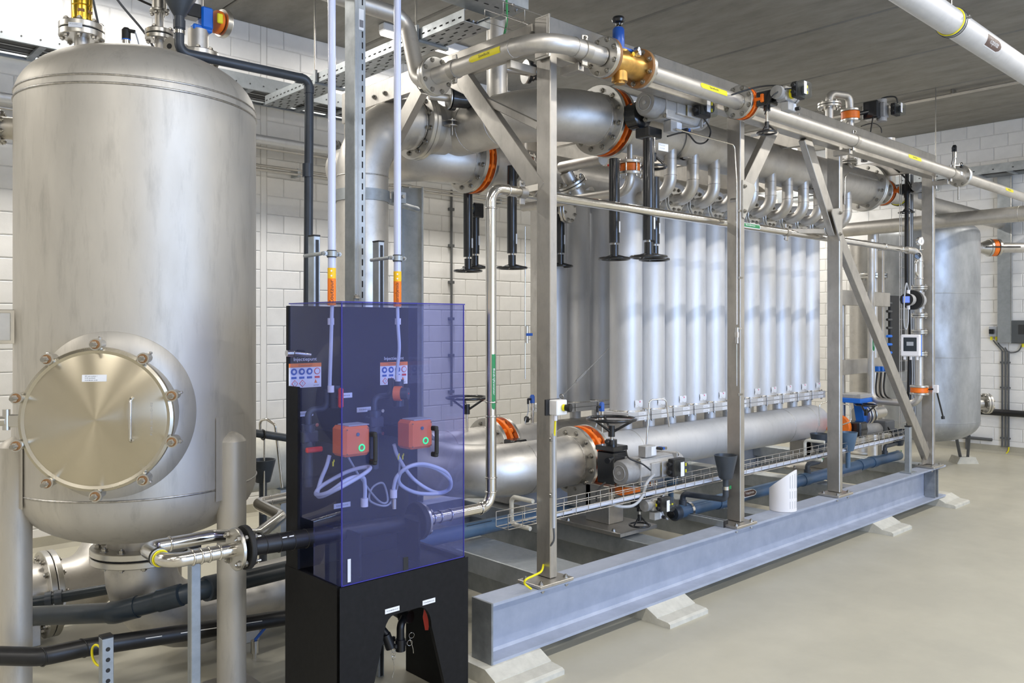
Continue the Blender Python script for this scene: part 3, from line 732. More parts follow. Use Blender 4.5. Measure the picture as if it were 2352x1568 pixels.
# ---------------------------------------------------------------- scour air pipe ("Spoellucht")
SZ, SY = 3.0, 2.75
def pclamp(t, c, ax, r, out, ear=.03, mat='frame_steel', w=.022):
    ax = V(ax); out = V(out); c = V(c)
    cl = part('pipe_clamp', MB().lathe(c, ax, [(-w, r + .0005), (-w, r + .005), (w, r + .005), (w, r + .0005)], 28), mat, t)
    for sg in (-1, 1):
        o = out * sg
        e = part('clamp_ear', MB().box(c + o * (r + ear / 2), (w * 1.7, .012, ear), .003, ax, ax.cross(o), o), mat, cl)
        bolt(cl, c + o * (r + ear * .6) + ax.cross(o) * .006, ax.cross(o), .009)
    return cl
t = thing('scour_air_pipe', 'steel air pipe dropping from the ceiling to a bolted flange above the riser', 'pipe', (2.76, 3.8, 3))
tube(t, [(2.76, 3.61, SZ), (2.76, 3.74, SZ), (2.76, 3.86, 3.39), (-.6, 3.86, 3.44)], .0455, .1, n=24)
flange(t, (2.76, 3.606, SZ), ey, .104, .022, 8, .011, 1); part('gasket', MB().disc((2.76, 3.594, SZ), ey, .095, .004), 'rubber', t)
t = thing('scour_air_pipe', 'steel air pipe with the larger yellow label bending round the near rack corner', 'pipe', (2.9, 2.9, 2.9))
tube(t, [(2.76, 3.57, SZ), (2.76, SY, SZ), (3.17, SY, SZ)], .0455, .19, n=24)
flange(t, (2.76, 3.582, SZ), ey, .104, .022, 8, .011, -1); flange(t, (3.185, SY, SZ), ex, .102, .024, 8, .011, -1)
weld(t, (2.76, 2.96, SZ), ey, .046, .0025); weld(t, (2.96, SY, SZ), ex, .046, .0025); weld(t, (3.165, SY, SZ), ex, .046, .003)
pipe_label(t, (2.76, 3.13, SZ), -ey, (-1, 0, -.05), .0455, .235, .032, 'yellow', 'Spoellucht', 'ink', .085, -1, th=.02)
pclamp(t, (2.76, 3.42, SZ), ey, .0455, ez); pclamp(t, (3.04, SY, SZ), ex, .0455, ez)
part('support_arm', MB().bar((2.78, 3.02, SZ - .06), (2.96, 3.02, SZ - .06), .03, .04), 'frame_steel', t)
part('support_arm', MB().bar((3.04, SY + .02, SZ - .075), (3.04, 2.9, SZ - .075), .04, .04), 'frame_steel', t)
t = thing('pressure_regulator', 'bronze pressure reducing valve with blue spring housing and black knob', 'valve', (3.33, SY, 2.9))
for x in (3.207, 3.47): part('valve_flange', MB().disc((x, SY, SZ), ex, .102, .02, 32), 'brown', t)
ring_bolts(t, (3.46, SY, SZ), -ex, .082, 8, .011)
part('valve_body', MB().lathe((3.2, SY, SZ), ex, [(0, .05), (.03, .048), (.06, .055), (.12, .07), (.17, .06), (.22, .062), (.27, .07)], 28).cyl((3.31, SY, SZ - .02), (3.31, SY, SZ - .1), .042, n=20)
     .cyl((3.31, SY, SZ), (3.31, SY, SZ + .058), .045, n=20).cyl((3.31, SY, SZ - .1), (3.31, SY, SZ - .112), .03, n=6), 'bronze', t)
part('test_plug', MB().cyl((3.33, SY - .05, SZ + .03), (3.33, SY - .075, SZ + .03), .012, n=6), 'gold', t)
part('bonnet', MB().box((3.315, SY, SZ + .065), (.13, .075, .014), .003), 'blue', t)
part('spring_housing', MB().lathe((3.30, SY, SZ + .07), ez, [(0, .03), (.02, .0315), (.095, .0305), (.105, .024), (.108, 0)], 24), 'blue', t)
part('stem', MB().cyl((3.30, SY, SZ + .17), (3.30, SY, SZ + .2), .006, n=8), 'bright', t)
part('knob', MB().lathe((3.30, SY, SZ + .188), ez, [(0, .012), (.01, .014), (.016, .03), (.028, .034), (.042, .028), (.046, 0)], 24), 'black', t)
g = part('gauge', MB().lathe((3.39, SY - .055, SZ + .06), (0.3, -1, .15), [(-.012, 0), (-.012, .026), (.01, .026), (.012, .022)], 24), 'bright', t)
part('gauge_face', MB().cyl((3.391, SY - .0625, SZ + .0612), (3.392, SY - .0655, SZ + .0616), .0225, n=24), 'white', g)
part('needle', MB().bar((3.385, SY - .067, SZ + .054), (3.397, SY - .067, SZ + .071), .001, .002), 'ink', g)
t = thing('scour_air_pipe', 'straight steel air pipe between the bronze regulator and the small orange valve', 'pipe', (3.95, SY, 2.9))
part('tube', MB().cyl((3.5, SY, SZ), (4.42, SY, SZ), .0455, n=28), 'steel', t)
flange(t, (3.492, SY, SZ), ex, .1, .022, 8, .011, 1); flange(t, (4.43, SY, SZ), ex, .1, .022, 8, .012, -1); weld(t, (4.415, SY, SZ), ex, .046, .003)
pipe_label(t, (4.1, SY, SZ), ex, (0, -1, .12), .0455, .27, .03, 'yellow', 'Spoellucht', 'ink', .09, -1, th=.018)
def small_actuator(t, g, wheel=-1, s=1.0, turn=0, R=.055, wd=.2):
    g = V(g)
    part('gearbox', MB().box(g, (.085 * s, .1 * s, .085 * s), .006).cyl(g + ez * wheel * .04 * s, g + ez * wheel * .07 * s, .02 * s, n=12).box(g + V((.02, -.06, .01)) * s, (.05 * s, .05 * s, .07 * s), .004), 'black', t)
    b = g - ey * .12 * s
    part('actuator_body', MB().cyl(b - ex * .085 * s, b + ex * .085 * s, .036 * s, n=20).box(b, (.1 * s, .07 * s, .085 * s), .008), 'actuator', t)
    for sg in (-1, 1): part('end_cap', MB().lathe(b + ex * sg * .08 * s, ex * sg, [(0, .04 * s), (.025 * s, .039 * s), (.03 * s, 0)], 20), 'actuator_dark', t)
    part('yellow_ring', MB().cyl(b - ey * .036 * s, b - ey * .05 * s, .028 * s, n=16), 'yellow', t)
    indicator(t, b - ey * .1 * s + ez * .01, .82 * s, turn=turn)
    sol = part('solenoid', MB().box(b + V((.0, -.02, -.075)) * s, (.09 * s, .05 * s, .05 * s), .003), 'actuator', t)
    part('label_sticker', MB().box(b + V((.025, -.046, -.075)) * s, (.03 * s, .002, .04 * s)), 'label', sol)
    part('fitting', MB().cyl(b + V((.03, -.05, -.085)) * s, b + V((.03, -.075, -.085)) * s, .011 * s, n=10), 'black_matt', sol)
    if wheel:
        part('shaft', MB().cyl(g + ez * wheel * .06 * s, g + ez * wheel * (wd - .05) * s, .008 * s, n=10), 'bright', t)
        handwheel(t, g + ez * wheel * wd * s, ez * wheel, R, .0065, .045, hub=.013, hublen=.04)
t = thing('actuated_valve', 'small orange valve with black gearbox and handwheel on the long air pipe', 'valve', (4.47, 2.7, 2.8))
wafer(t, (4.47, SY, SZ), ex, .1, .055, 8, V((0, -1, 0))); small_actuator(t, (4.5, 2.6, SZ), -1, 1.0)
t = thing('scour_air_pipe', 'long straight steel air pipe with a yellow label along the front of the rack', 'pipe', (6.3, SY, 2.9))
part('tube', MB().cyl((4.52, SY, SZ), (8.09, SY, SZ), .0455, n=28), 'steel', t)
flange(t, (4.51, SY, SZ), ex, .1, .022, 8, .012, 1); flange(t, (8.1, SY, SZ), ex, .1, .022, 8, .011, -1)
for x in (5.98, 7.9):
    pclamp(t, (x, SY, SZ), ex, .0455, ez); part('support_arm', MB().bar((x, SY + .02, SZ - .075), (x, 2.9, SZ - .075), .04, .04), 'frame_steel', t)
pipe_label(t, (6.98, SY, SZ), ex, (0, -1, .1), .0455, .26, .03, 'yellow', 'Spoellucht', 'ink', .09, -1, th=.018)
flat_label(t, (8.02, SY - .047, SZ + .006), ex, ez, .05, .03, 'label')
part('drain_stub', MB().cyl((8.08, SY, SZ - .1), (8.08, SY, SZ - .22), .008, n=8), 'bolt', t)
t = thing('scour_air_pipe', 'steel air pipe with a small yellow label leaving the picture at the right', 'pipe', (10, SY, 2.9))
part('tube', MB().cyl((8.14, SY, SZ), (11.78, SY, SZ), .0455, n=24), 'steel', t); flange(t, (8.124, SY, SZ), ex, .1, .022, 8, .011, 1)
pipe_label(t, (9.35, SY, SZ), ex, (0, -1, .1), .0455, .24, .03, 'yellow', 'Spoellucht', 'ink', .09, -1, th=.018)
# pressure transmitter standing on the air pipe
def transmitter(lab, p, up=.2, valve=ex, cable=None, blue=True):
    p = V(p); t = thing('pressure_transmitter', lab, 'sensor', p)
    part('nipple', MB().cyl(p, p + ez * .055, .011, n=12).cyl(p + ez * .055, p + ez * .085, .016, n=6).cyl(p + ez * .085, p + ez * .1, .011, n=12), 'bright', t)
    if valve is not None:
        v = part('isolating_valve', MB().cyl(p + ez * .035, p + ez * .035 + valve * .05, .009, n=10), 'bright', t)
        part('knob', MB().lathe(p + ez * .035 + valve * .05, valve, [(0, .01), (.004, .026), (.014, .027), (.018, .0)], 7), 'black', v)
    part('housing', MB().cyl(p + ez * .1, p + ez * .155, .019, n=16), 'bright', t)
    part('head', MB().lathe(p + ez * .155, ez, [(0, .019), (.05, .019), (.062, .012), (.064, 0)], 14), 'blue' if blue else 'black', t)
    part('plug', MB().cyl(p + ez * .185, p + ez * .185 - ex * .045, .009, n=8).cyl(p + ez * .19 - ex * .045, p + ez * .15 - ex * .045, .008, n=8), 'black_matt', t)
    c0 = p + ez * .15 - ex * .045
    part('cable', MB().sweep(spline([c0, c0 - ez * .06, c0 - ez * .14 - ex * .03, c0 - ez * .22 - ex * .01] if cable is None else [c0] + [V(q) for q in cable]), .004, 6), 'cable_grey' if blue else 'cable_black', t)
transmitter('pressure transmitter with black hand valve on the air pipe flange at right', (7.98, SY, SZ + .045), valve=ex * .7 - ey * .7, blue=False)
a = at(1194, 968, Y=4.5); transmitter('pressure transmitter with black star knob on the rear lower header', (a.x + .13, 4.5, HZ + .145), valve=-ex)
a = at(1377, 985, Y=3.68); transmitter('blue pressure transmitter behind the large black handwheel', (4.31, 3.74, HZ + .147), valve=None)
# header end: small actuated valve and onward pipe
t = thing('actuated_valve', 'small orange valve with black gearbox and handwheel at the far end of the upper header', 'valve', (8.2, 3.4, 2.8))
wafer(t, (8.22, 3.5, UZ), ex, .13, .06, 8, V((0, -1, 0))); flange(t, (8.175, 3.5, UZ), ex, .13, .022, 8, .012, -1); flange(t, (8.265, 3.5, UZ), ex, .13, .022, 8, .012, 1)
small_actuator(t, (8.23, 3.27, UZ), -1, 1.1, R=.07)
t = thing('outlet_pipe', 'steel outlet pipe with a green label running towards the right wall', 'pipe', (10, 3.5, 2.85))
part('tube', MB().cyl((8.28, 3.5, UZ), (11.78, 3.5, UZ), .084, n=28), 'steel', t)
part('riser', MB().cyl((8.36, 3.5, UZ), (8.36, 3.5, 3.5), .07, n=24), 'steel', t)
c = part('pipe_clamp', MB().lathe((8.62, 3.5, UZ), ex, [(-.02, .085), (-.02, .096), (.02, .096), (.02, .085)], 28), 'galv', t)
for dx in (-.016, .016): part('rubber_liner', MB().torus((8.62 + dx, 3.5, UZ), ex, .0925, .006, 32, 6), 'rubber', c)
part('liner_edge', MB().torus((8.6, 3.5, UZ), ex, .088, .004, 32, 6), 'yellow', c)
pipe_label(t, (9.15, 3.5, UZ), ex, (0, -1, .25), .084, .3, .06, 'green', 'Bedrijfswater', 'ink_white', .16, 0, th=.03, edge='white')
t = thing('crossing_pipe', 'thick steel pipe crossing in front of the grey tank towards the right', 'pipe', (9.3, 3, 2.6))
part('tube', MB().sweep([(9.3, 6.6, 2.72), (9.3, 1.2, 2.76)], .078, 28), 'steel', t)
weld(t, (9.3, 2.6, 2.75), ey, .079, .003)
fpair(t, (9.3, 4.85, 2.733), ey, .13, .024, 8, .013)
# waste water pipe under the ceiling
t = thing('waste_pipe', 'pale steel pipe with a brown label hanging under the ceiling at upper right', 'pipe', (7, 2.02, 3.55))
part('tube', MB().cyl((2.2, 2.02, 3.63), (11.78, 2.02, 3.63), .084, n=32), 'vessel', t)
a = at(2185, 50, Y=2.02)
for x in (a.x, a.x + 1.85):
    c = part('pipe_clamp', MB().lathe((x, 2.02, 3.63), ex, [(-.02, .085), (-.02, .095), (.02, .095), (.02, .085)], 32), 'galv', t)
    for dx in (-.015, .015): part('rubber_liner', MB().torus((x + dx, 2.02, 3.63), ex, .0925, .005, 36, 6), 'rubber', c)
    part('liner_edge', MB().torus((x - .021, 2.02, 3.63), ex, .088, .004, 36, 6), 'yellow', c)
    for sg in (-1, 1): bolt(c, (x, 2.02 + sg * .108, 3.63), ez, .012)
    part('hanger_rod', MB().cyl((x, 2.02, 3.72), (x, 2.02, ZC), .008, n=8), 'bolt', c)
pipe_label(t, (6.38, 2.02, 3.63), ex, (0, -1, -.35), .084, .28, .075, 'label_brown', 'Vuilspoelwater', 'ink_white', .17, 1, th=.055, edge='white')
# service water line ("Bedrijfswater")
t = thing('service_water_pipe', 'bright thin steel pipe rising left of the near post and running along the rack', 'pipe', (2.69, 3.05, .75))
BZ = 2.32
tube(t, [(2.27, 3.05, .757), (2.69, 3.05, .757), (2.69, 3.05, BZ), (7.7, 3.05, BZ)], .0265, .07, mat='bright')
for p, axx in (((2.69, 3.05, .83), ez), ((2.69, 3.05, .9), ez), ((2.69, 3.05, 1.2), ez), ((2.69, 3.05, 1.27), ez), ((2.69, 3.05, 2.22), ez), ((2.62, 3.05, .757), ex), ((2.33, 3.05, .757), ex), ((2.37, 3.05, .757), ex), ((2.43, 3.05, .757), ex), ((2.8, 3.05, BZ), ex), ((7.2, 3.05, BZ), ex), ((7.55, 3.05, BZ), ex)):
    part('press_joint', MB().torus(p, axx, .027, .0045, 24, 8), 'bright', t)
flange(t, (2.272, 3.05, .757), ex, .075, .016, 4, .011, 1)
pipe_label(t, (2.69, 3.05, 1.37), -ez, (-.2, -1, 0), .0265, .27, .02, 'green', 'Bedrijfswater', 'ink_white', .13, 1, th=.014)
pipe_label(t, (5.02, 3.05, BZ), ex, (-.2, -1, .1), .0265, .24, .024, 'green', 'Bedrijfswater', 'ink_white', .12, -1, th=.016, edge='white')
for x in (2.9, 5.55):
    pclamp(t, (x, 3.05, BZ), ex, .0265, ez, .035); part('support_arm', MB().bar((x, 3.07, BZ + .01), (x + .4 if x > 4 else 2.97, 2.97 if x > 4 else 2.98, BZ + .03), .025, .035), 'frame_steel', t)
# ---------------------------------------------------------------- big stainless tank at the left
TX, TY, TR = 1.394, 4.110, .526
T = t = thing('storage_tank', 'large upright stainless steel tank with a round manhole cover', 'tank', (TX, TY, 0))
prof = []
for i in range(13):
    a = -math.pi / 2 + math.pi / 2 * i / 12; prof.append((.90 + .255 * math.sin(a), max(.0, TR * math.cos(a) ** .8 if i else 0)))
for z in (.93, 1.3, 1.7, 2.1, 2.6): prof.append((z, TR))
for i in range(13):
    a = math.pi / 2 * i / 12; prof.append((2.67 + .26 * math.sin(a), TR * math.cos(a) ** .8 if i < 12 else 0))
part('shell', MB().lathe((TX, TY, 0), ez, prof, 96), 'tank_steel', t)
for z in (.912, 2.655): part('weld_seam', MB().torus((TX, TY, z), ez, TR + .0005, .005, 96, 6), 'weld', t)
part('weld_seam', MB().torus((TX, TY, 2.69), ez, TR - .001, .004, 96, 6), 'weld', t)
# manhole
MN = V((-.528, -.85, 0)).normalized(); MC = V((TX, TY, 1.274)); MS = ez.cross(MN)
def onshell(s, z, e):                                   # point on the shell surface, s = arc length from the manhole axis
    a = s / TR
    return V((TX, TY, 0)) + (MN * math.cos(a) + MS * math.sin(a)) * (TR + e) + ez * (1.274 + z)
m = MB(); n = 72; vs = []
for rr, e in ((.255, .007), (.345, .007), (.348, .0)):
    vs += [onshell(rr * math.cos(2 * math.pi * k / n), rr * math.sin(2 * math.pi * k / n), e) for k in range(n)]
m.add(vs, [(i * n + k, i * n + (k + 1) % n, (i + 1) * n + (k + 1) % n, (i + 1) * n + k) for i in range(2) for k in range(n)], True)
part('reinforcing_pad', m, 'tank_steel', t)
c0 = MC + MN * (TR + .17)
part('manhole_neck', MB().lathe(MC, MN, [(.40, .262), (TR + .165, .262)], 64), 'tank_steel', t)
part('neck_flange', MB().torus(MC + MN * (TR + .145), MN, .268, .012, 72, 8), 'cover_steel', t)
cv = part('manhole_cover', MB().lathe(c0, MN, [(-.02, .265), (-.02, .282), (-.008, .288), (.006, .285), (.012, .274), (.008, .262)], 72), 'cover_steel', t)
x_, y_, z_ = frame(MN)
me = mesh_of('cover_plate', MB().lathe((0, 0, 0), ez, [(.007, .264), (.01, .255), (.022, .15), (.027, .05), (.028, 0)], 96), 'spun_steel', (0, 0, 0))
o = bpy.data.objects.new('cover_plate', me); COL.objects.link(o); o.parent = cv; o.matrix_local = M.Translation(c0 - org(cv)) @ M((x_, y_, z_)).transposed().to_4x4()
hx = MS * .135
part('handle', MB().sweep(fillet([c0 + hx - ez * .085 + MN * .01, c0 + hx - ez * .085 + MN * .055, c0 + hx + ez * .085 + MN * .055, c0 + hx + ez * .085 + MN * .01], .018), .0065, 10), 'bright', cv)
part('engraved_text', text_mb('P134-28-301-D-02', .012, lambda a, b: c0 + MS * (.205 - b) + ez * (a) + MN * .0165, .13), 'actuator', cv)
flat_label(cv, c0 + ez * .165 - MS * .005 + MN * .0205, MS, (ez - MN * .1), .09, .027, 'label', [('MF unit module 1', -.012, .008, .0055, .044, 'ink'), ('D-02 spoeltank', -.015, 0, .0055, .038, 'ink'), ('P134-28-301-D-02', -.011, -.008, .0055, .046, 'ink')])
for i in range(10):
    a = 2 * math.pi * i / 10 + math.pi / 2; d = MS * math.cos(a) + ez * math.sin(a)
    b = MC + d * .298
    L = part('clamp_lug', MB().cyl(b + MN * (TR + .12), b + MN * (TR + .192), .02, n=14).cyl(b + MN * (TR + .19), b + MN * (TR + .2), .0235, n=16), 'machined', t)
    part('washer', MB().cyl(b + MN * (TR + .2), b + MN * (TR + .203), .018, n=16), 'brown', L)
    part('nut', MB().cyl(b + MN * (TR + .203), b + MN * (TR + .217), .014, n=6), 'bright', L)
    part('stud', MB().cyl(b + MN * (TR + .21), b + MN * (TR + .245), .0085, n=10), 'bolt', L)
    part('eye', MB().box(b + d * .01 + MN * (TR + .135), (.012, .04, .03), .003, d.cross(MN), d, MN), 'machined', L)
hg = MC - MS * .335 + MN * (TR + .15)
part('hinge', MB().cyl(hg - ez * .035, hg + ez * .045, .014, n=12).cyl(hg, hg - MS * .06, .02, n=12).box(hg + MS * .03, (.05, .02, .05), .004, MS, MN, ez), 'machined', t)
# legs
for u, k in ((532, 3.78), (36, 3.6), (None, None)):
    if u: p = at(u, 1000, D=k)
    else: p = V((TX + .3, TY + .45, 0))
    x, y = p.x, p.y
    dv = V((TX - x, TY - y, 0)).normalized()
    m = MB().cyl((x, y, .015), (x, y, 1.12), .064, n=28); sd = dv.cross(ez)
    n = 28; top = []
    lg = part('leg', m, 'tank_steel', t)
    part('leg_cap', MB().lathe((x, y, 1.12), ez, [(0, .064), (.02, .05), (.04, .02), (.044, 0)], 28), 'tank_steel', lg)
    part('foot_plate', MB().box((x, y, .008), (.2, .2, .016), .002), 'steel', lg)
    if u:
        def sh(s, z, e, bx=math.atan2(y - TY, x - TX)):
            a = bx + s / TR; return V((TX + (TR + e) * math.cos(a), TY + (TR + e) * math.sin(a), z))
        m = MB(); vs = [sh(s, z, .006) for z in (.86, 1.2, 1.235) for s in (-.1, -.07, .07, .1)]
        m.add(vs, [(r * 4 + k2, r * 4 + k2 + 1, r * 4 + k2 + 5, r * 4 + k2 + 4) for r in range(2) for k2 in range(3)], True)
        part('pad', m, 'tank_steel', lg)
# bottom outlet
fpair(t, (TX, TY, .572), ez, .2225, .03, 12, .014, .008)
part('outlet_neck', MB().cyl((TX, TY, .585), (TX, TY, .70), .147, n=36), 'tank_steel', t)
# name plate and side nozzle at the left edge
p = at(22, 750, D=3.62)
pl = part('name_plate_bracket', MB().box(p, (.012, .09, .15), .002, V((.23, .97, 0)), V((.97, -.23, 0)), ez), 'bright', t)
part('name_plate', MB().box(p + V((-.03, -.012, 0)), (.004, .06, .12), .001, V((.23, .97, 0)), V((.97, -.23, 0)), ez), 'machined', pl)
p = at(26, 295, D=3.75); q = V((p.x - TX, p.y - TY, 0)).normalized(); b = V((TX, TY, p.z)) + q * TR
part('side_nozzle', MB().cyl(b - q * .03, b + q * .14, .05, n=20), 'tank_steel', t); fpair(t, b + q * .07, q, .078, .02, 8, .011)
# fittings on the dome
def top(p, r, z0, z1, mat='steel', n=20, name='nozzle'): return part(name, MB().cyl((p.x, p.y, z0), (p.x, p.y, z1), r, n=n), mat, t)
p = at(188, 120, D=3.95); top(p, .033, 2.85, 3.02); fpair(t, (p.x, p.y, 3.045), ez, .1, .03, 8, .012, .005)
flat_label(t, (p.x, p.y, 3.005) + V((-.02, -.1015, 0)) if False else V((p.x - .052, p.y - .0875, 3.043)), V((.86, -.51, 0)), ez, .06, .022, 'label', [('MF unit module 1', -.006, .004, .005, .036, 'ink')])
t2 = thing('safety_valve', 'brass safety valve standing on the flange on top of the tank', 'valve', (p.x, p.y, 3.08))
part('base_nut', MB().cyl((p.x, p.y, 3.078), (p.x, p.y, 3.1), .052, n=6), 'gold', t2)
part('body', MB().lathe((p.x, p.y, 0), ez, [(3.09, .044), (3.1, .046), (3.16, .046), (3.164, .043), (3.168, .046), (3.34, .046), (3.35, .04), (3.35, 0)], 32), 'gold', t2)
for a in (-1.9, -.9): part('vent_slot', MB().box((p.x + .043 * math.cos(a), p.y + .043 * math.sin(a), 3.135), (.008, .03, .018), .003, V((math.cos(a), math.sin(a), 0)), V((-math.sin(a), math.cos(a), 0)), ez), 'brown', t2)
p = at(290, 120, D=3.95); tt = thing('level_sensor', 'small steel and black sensor with plug on top of the tank', 'sensor', (p.x, p.y, 2.9))
part('housing', MB().cyl((p.x, p.y, 2.88), (p.x, p.y, 3.005), .019, n=16), 'bright', tt); part('ring', MB().cyl((p.x, p.y, 3.005), (p.x, p.y, 3.009), .0205, n=16), 'blue_bright', tt)
part('head', MB().lathe((p.x, p.y, 3.009), ez, [(0, .02), (.045, .02), (.055, .012), (.055, 0)], 14), 'black_matt', tt)
part('plug', MB().cyl((p.x, p.y - .01, 3.05), (p.x + .03, p.y - .03, 3.045), .009, n=8), 'black_matt', tt)
part('cable', MB().sweep(spline([(p.x + .03, p.y - .03, 3.045), (p.x + .055, p.y - .01, 2.99), (p.x + .075, p.y + .03, 2.9), (p.x + .08, p.y + .12, 2.82)]), .004, 6), 'cable_grey', tt)
p = at(366, 120, D=4.05); top(p, .022, 2.84, 3.04); fpair(t, (p.x, p.y, 3.062), ez, .066, .022, 4, .01, .005)
t2 = thing('ball_valve', 'steel three-piece ball valve on the small flange at the top of the tank', 'valve', (p.x, p.y, 3.09))
part('pipe_piece', MB().cyl((p.x, p.y, 3.085), (p.x, p.y, 3.17), .021, n=18), 'steel', t2)
part('body', MB().cyl((p.x, p.y, 3.17), (p.x, p.y, 3.3), .034, n=20).disc((p.x, p.y, 3.18), ez, .045, .015).disc((p.x, p.y, 3.24), ez, .045, .015), 'machined', t2)
ring_bolts(t2, (p.x, p.y, 3.17), -ez, .036, 4, .008)
p = at(391, 130, D=3.98)
part('lifting_lug', MB().prism([(-.032, -.07), (.032, -.07), (.032, .03), (.022, .052), (0, .06), (-.022, .052), (-.032, .03)], (p.x, p.y, 2.97), V((.6, -.8, 0)), ez, .014), 'machined', t)
part('lug_hole', MB().cyl(V((p.x, p.y, 2.985)) - V((.8, .6, 0)) * .0085, V((p.x, p.y, 2.985)) + V((.8, .6, 0)) * .0085, .013, n=16), 'hole_shade', t)
p = at(455, 150, D=4.2); top(p, .04, 2.78, 3.0)
fpair(t, (p.x, p.y, 3.0), ez, .1, .026, 8, .012, .004); top(p, .05, 3.03, 3.14, n=24, name='reducer')
t2 = thing('vent_valve', 'blue and orange actuated valve over the wide flange on top of the tank', 'valve', (p.x, p.y, 3.14))
p2 = V((p.x + .06, p.y - .02, 3.2))
part('body', MB().disc(p2 + ex * .03, V((1, .2, 0)), .058, .025, 24), 'orange', t2); part('flange', MB().disc(p2 + ex * .062, V((1, .2, 0)), .072, .03, 24), 'machined', t2)
part('housing', MB().box(p2 - ex * .03, (.06, .06, .11), .008).box(p2 + V((-.05, -.0, -.055)), (.1, .04, .03), .006), 'blue_bright', t2)
part('gearbox', MB().box(p2 + V((-.1, .0, .02)), (.07, .07, .07), .004), 'black', t2)
part('cap', MB().box(p2 + V((.02, -.06, .0)), (.03, .01, .05), .004), 'yellow', t2)
part('riser', MB().cyl(p2 + V((-.08, .02, .05)), p2 + V((-.08, .02, .3)), .045, n=20), 'steel', t2)
# funnel drain line of dark grey plastic
p = at(412, 90, D=3.95)
t2 = thing('drain_line', 'dark grey plastic funnel and drain pipe running right from the tank top and down', 'pipe', (p.x, p.y, 2.9))
part('funnel', MB().lathe((p.x, p.y, 3.115), ez, [(0, .022), (.012, .03), (.11, .085), (.2, .09), (.2, .085), (.11, .08), (.02, .02)], 32), 'pvc', t2)
z = 2.948
part('tube', MB().sweep(fillet([(p.x, p.y, 3.12), (p.x, p.y, z), (2.2, 3.95, z), (2.18, 3.95, .05)], .045), .0235, 18), 'pvc', t2)
for a, b in (((p.x, p.y, 3.06), (p.x, p.y, 3.1)), ((2.2 - .07, 3.95 + .018, z), (2.2 - .035, 3.95 + .009, z)), ((2.199, 3.95, z - .035), (2.199, 3.95, z - .075)), ((2.19, 3.95, 2.5), (2.19, 3.95, 2.43))):
    part('socket', MB().cyl(a, b, .0275, n=18), 'pvc', t2)
part('hose_clamp', MB().cyl((p.x, p.y, 3.035), (p.x, p.y, 3.05), .0255, n=18), 'bright', t2)
# cables dropping on the tank
for k, (pts, lab) in enumerate((([(1.12, 4.2, 3.75), (1.22, 4.3, 3.3), (1.33, 4.45, 3.0), (1.36, 4.55, 2.75)], 'grey cable hanging down behind the sensor on the tank'),
                  ([(1.2, 4.2, 3.45), (1.32, 4.3, 3.28), (1.47, 4.3, 3.12), (1.52, 4.28, 3.03)], 'dark cable sagging towards the ball valve on the tank'),
                  ([(1.2, 4.35, 3.4), (1.35, 4.3, 3.3), (1.5, 4.25, 3.24), (1.56, 4.2, 3.22)], 'black cable running to the valve head above the tank'))):
    single('cable', MB().sweep(spline(pts), .006, 8), ('conduit', 'conduit', 'cable_black')[k], lab, 'cable')
# ---------------------------------------------------------------- pipes below and beside the tank
t = thing('outlet_bend', 'wide steel bend under the tank turning right along the floor', 'pipe', (TX, TY, .1))
tube(t, [(TX, TY, .55), (TX, TY, .2), (2.9, TY + .2, .2)], .16, .3, n=36)
for x in (1.9,): part('support_foot', MB().box((x, TY + .06, .03), (.16, .2, .06), .004), 'steel', t)
fpair(t, (2.6, TY + .16, .2), (1, .13, 0), .19, .03, 12, .013)
t = thing('inlet_bend', 'wide steel pipe with a bolted flange at the lower left behind the tank leg', 'pipe', (1.1, 4.75, .2))
a = at(110, 1362, D=4.35); tube(t, [(a.x - .5, a.y, a.z), (a.x + .22, a.y + .02, a.z), (a.x + .6, a.y + .25, a.z + .42), (a.x + .6, a.y + .25, a.z + .9)], .16, .25, n=32)
fpair(t, (a.x, a.y, a.z), ex, .2225, .03, 12, .014); part('support_foot', MB().box((a.x - .1, a.y, .06), (.1, .16, .12), .004), 'steel', t)
t = thing('plastic_drain', 'thick dark teal plastic pipe with a shallow bend crossing behind the tank legs', 'pipe', (1.5, 3.95, .2))
pts = [at(30, 1416, D=3.95), at(268, 1406, D=3.74), at(430, 1362, D=3.72), at(700, 1298, D=4.3)]
part('tube', MB().sweep(fillet(pts, .2), .0445, 24), 'pvc_teal', t)
part('bend_socket', MB().sweep(fillet([pts[1].lerp(pts[0], .05), pts[1].lerp(pts[1], 1), pts[1].lerp(pts[2], .3)], .1), .0495, 24).cyl(pts[2].lerp(pts[1], .4), pts[2].lerp(pts[1], .08), .0495, n=24), 'pvc_teal', t)
part('union_nut', MB().cyl(pts[2].lerp(pts[3], .14), pts[2].lerp(pts[3], .26), .057, n=20), 'pvc', t)
part('support_foot', MB().box((pts[0].x, pts[0].y, .12), (.05, .06, .24)), 'galv', t)
t = thing('plastic_drain', 'thin dark plastic pipe with ribbed union, sloping up behind the left tank leg', 'pipe', (1, 4, .3))
p0, p1 = at(60, 1385, D=4.1), at(275, 1348, D=4.25)
part('tube', MB().cyl(p0, p1, .027, n=18), 'pvc_teal', t)
for a, b in ((.2, .27), (.3, .38)): part('union_nut', MB().cyl(p0.lerp(p1, a), p0.lerp(p1, b), .038, n=16), 'pvc', t)
t = thing('polyethylene_pipe', 'black plastic pipe with white print low over the floor at the left', 'pipe', (1.4, 3.6, .2))
pts = [at(-60, 1504, D=3.4), at(95, 1508, D=3.45), at(190, 1488, D=3.55), at(760, 1402, D=4.3)]
part('tube', MB().sweep(fillet(pts, .15), .038, 20), 'pe', t)
for a in (pts[1], pts[2]): part('weld_bead', MB().torus(a, (1, .3, .02), .039, .003, 24, 6), 'pe', t)
o = V((0, 0, 0)); d = (pts[3] - pts[2]).normalized(); up = ez
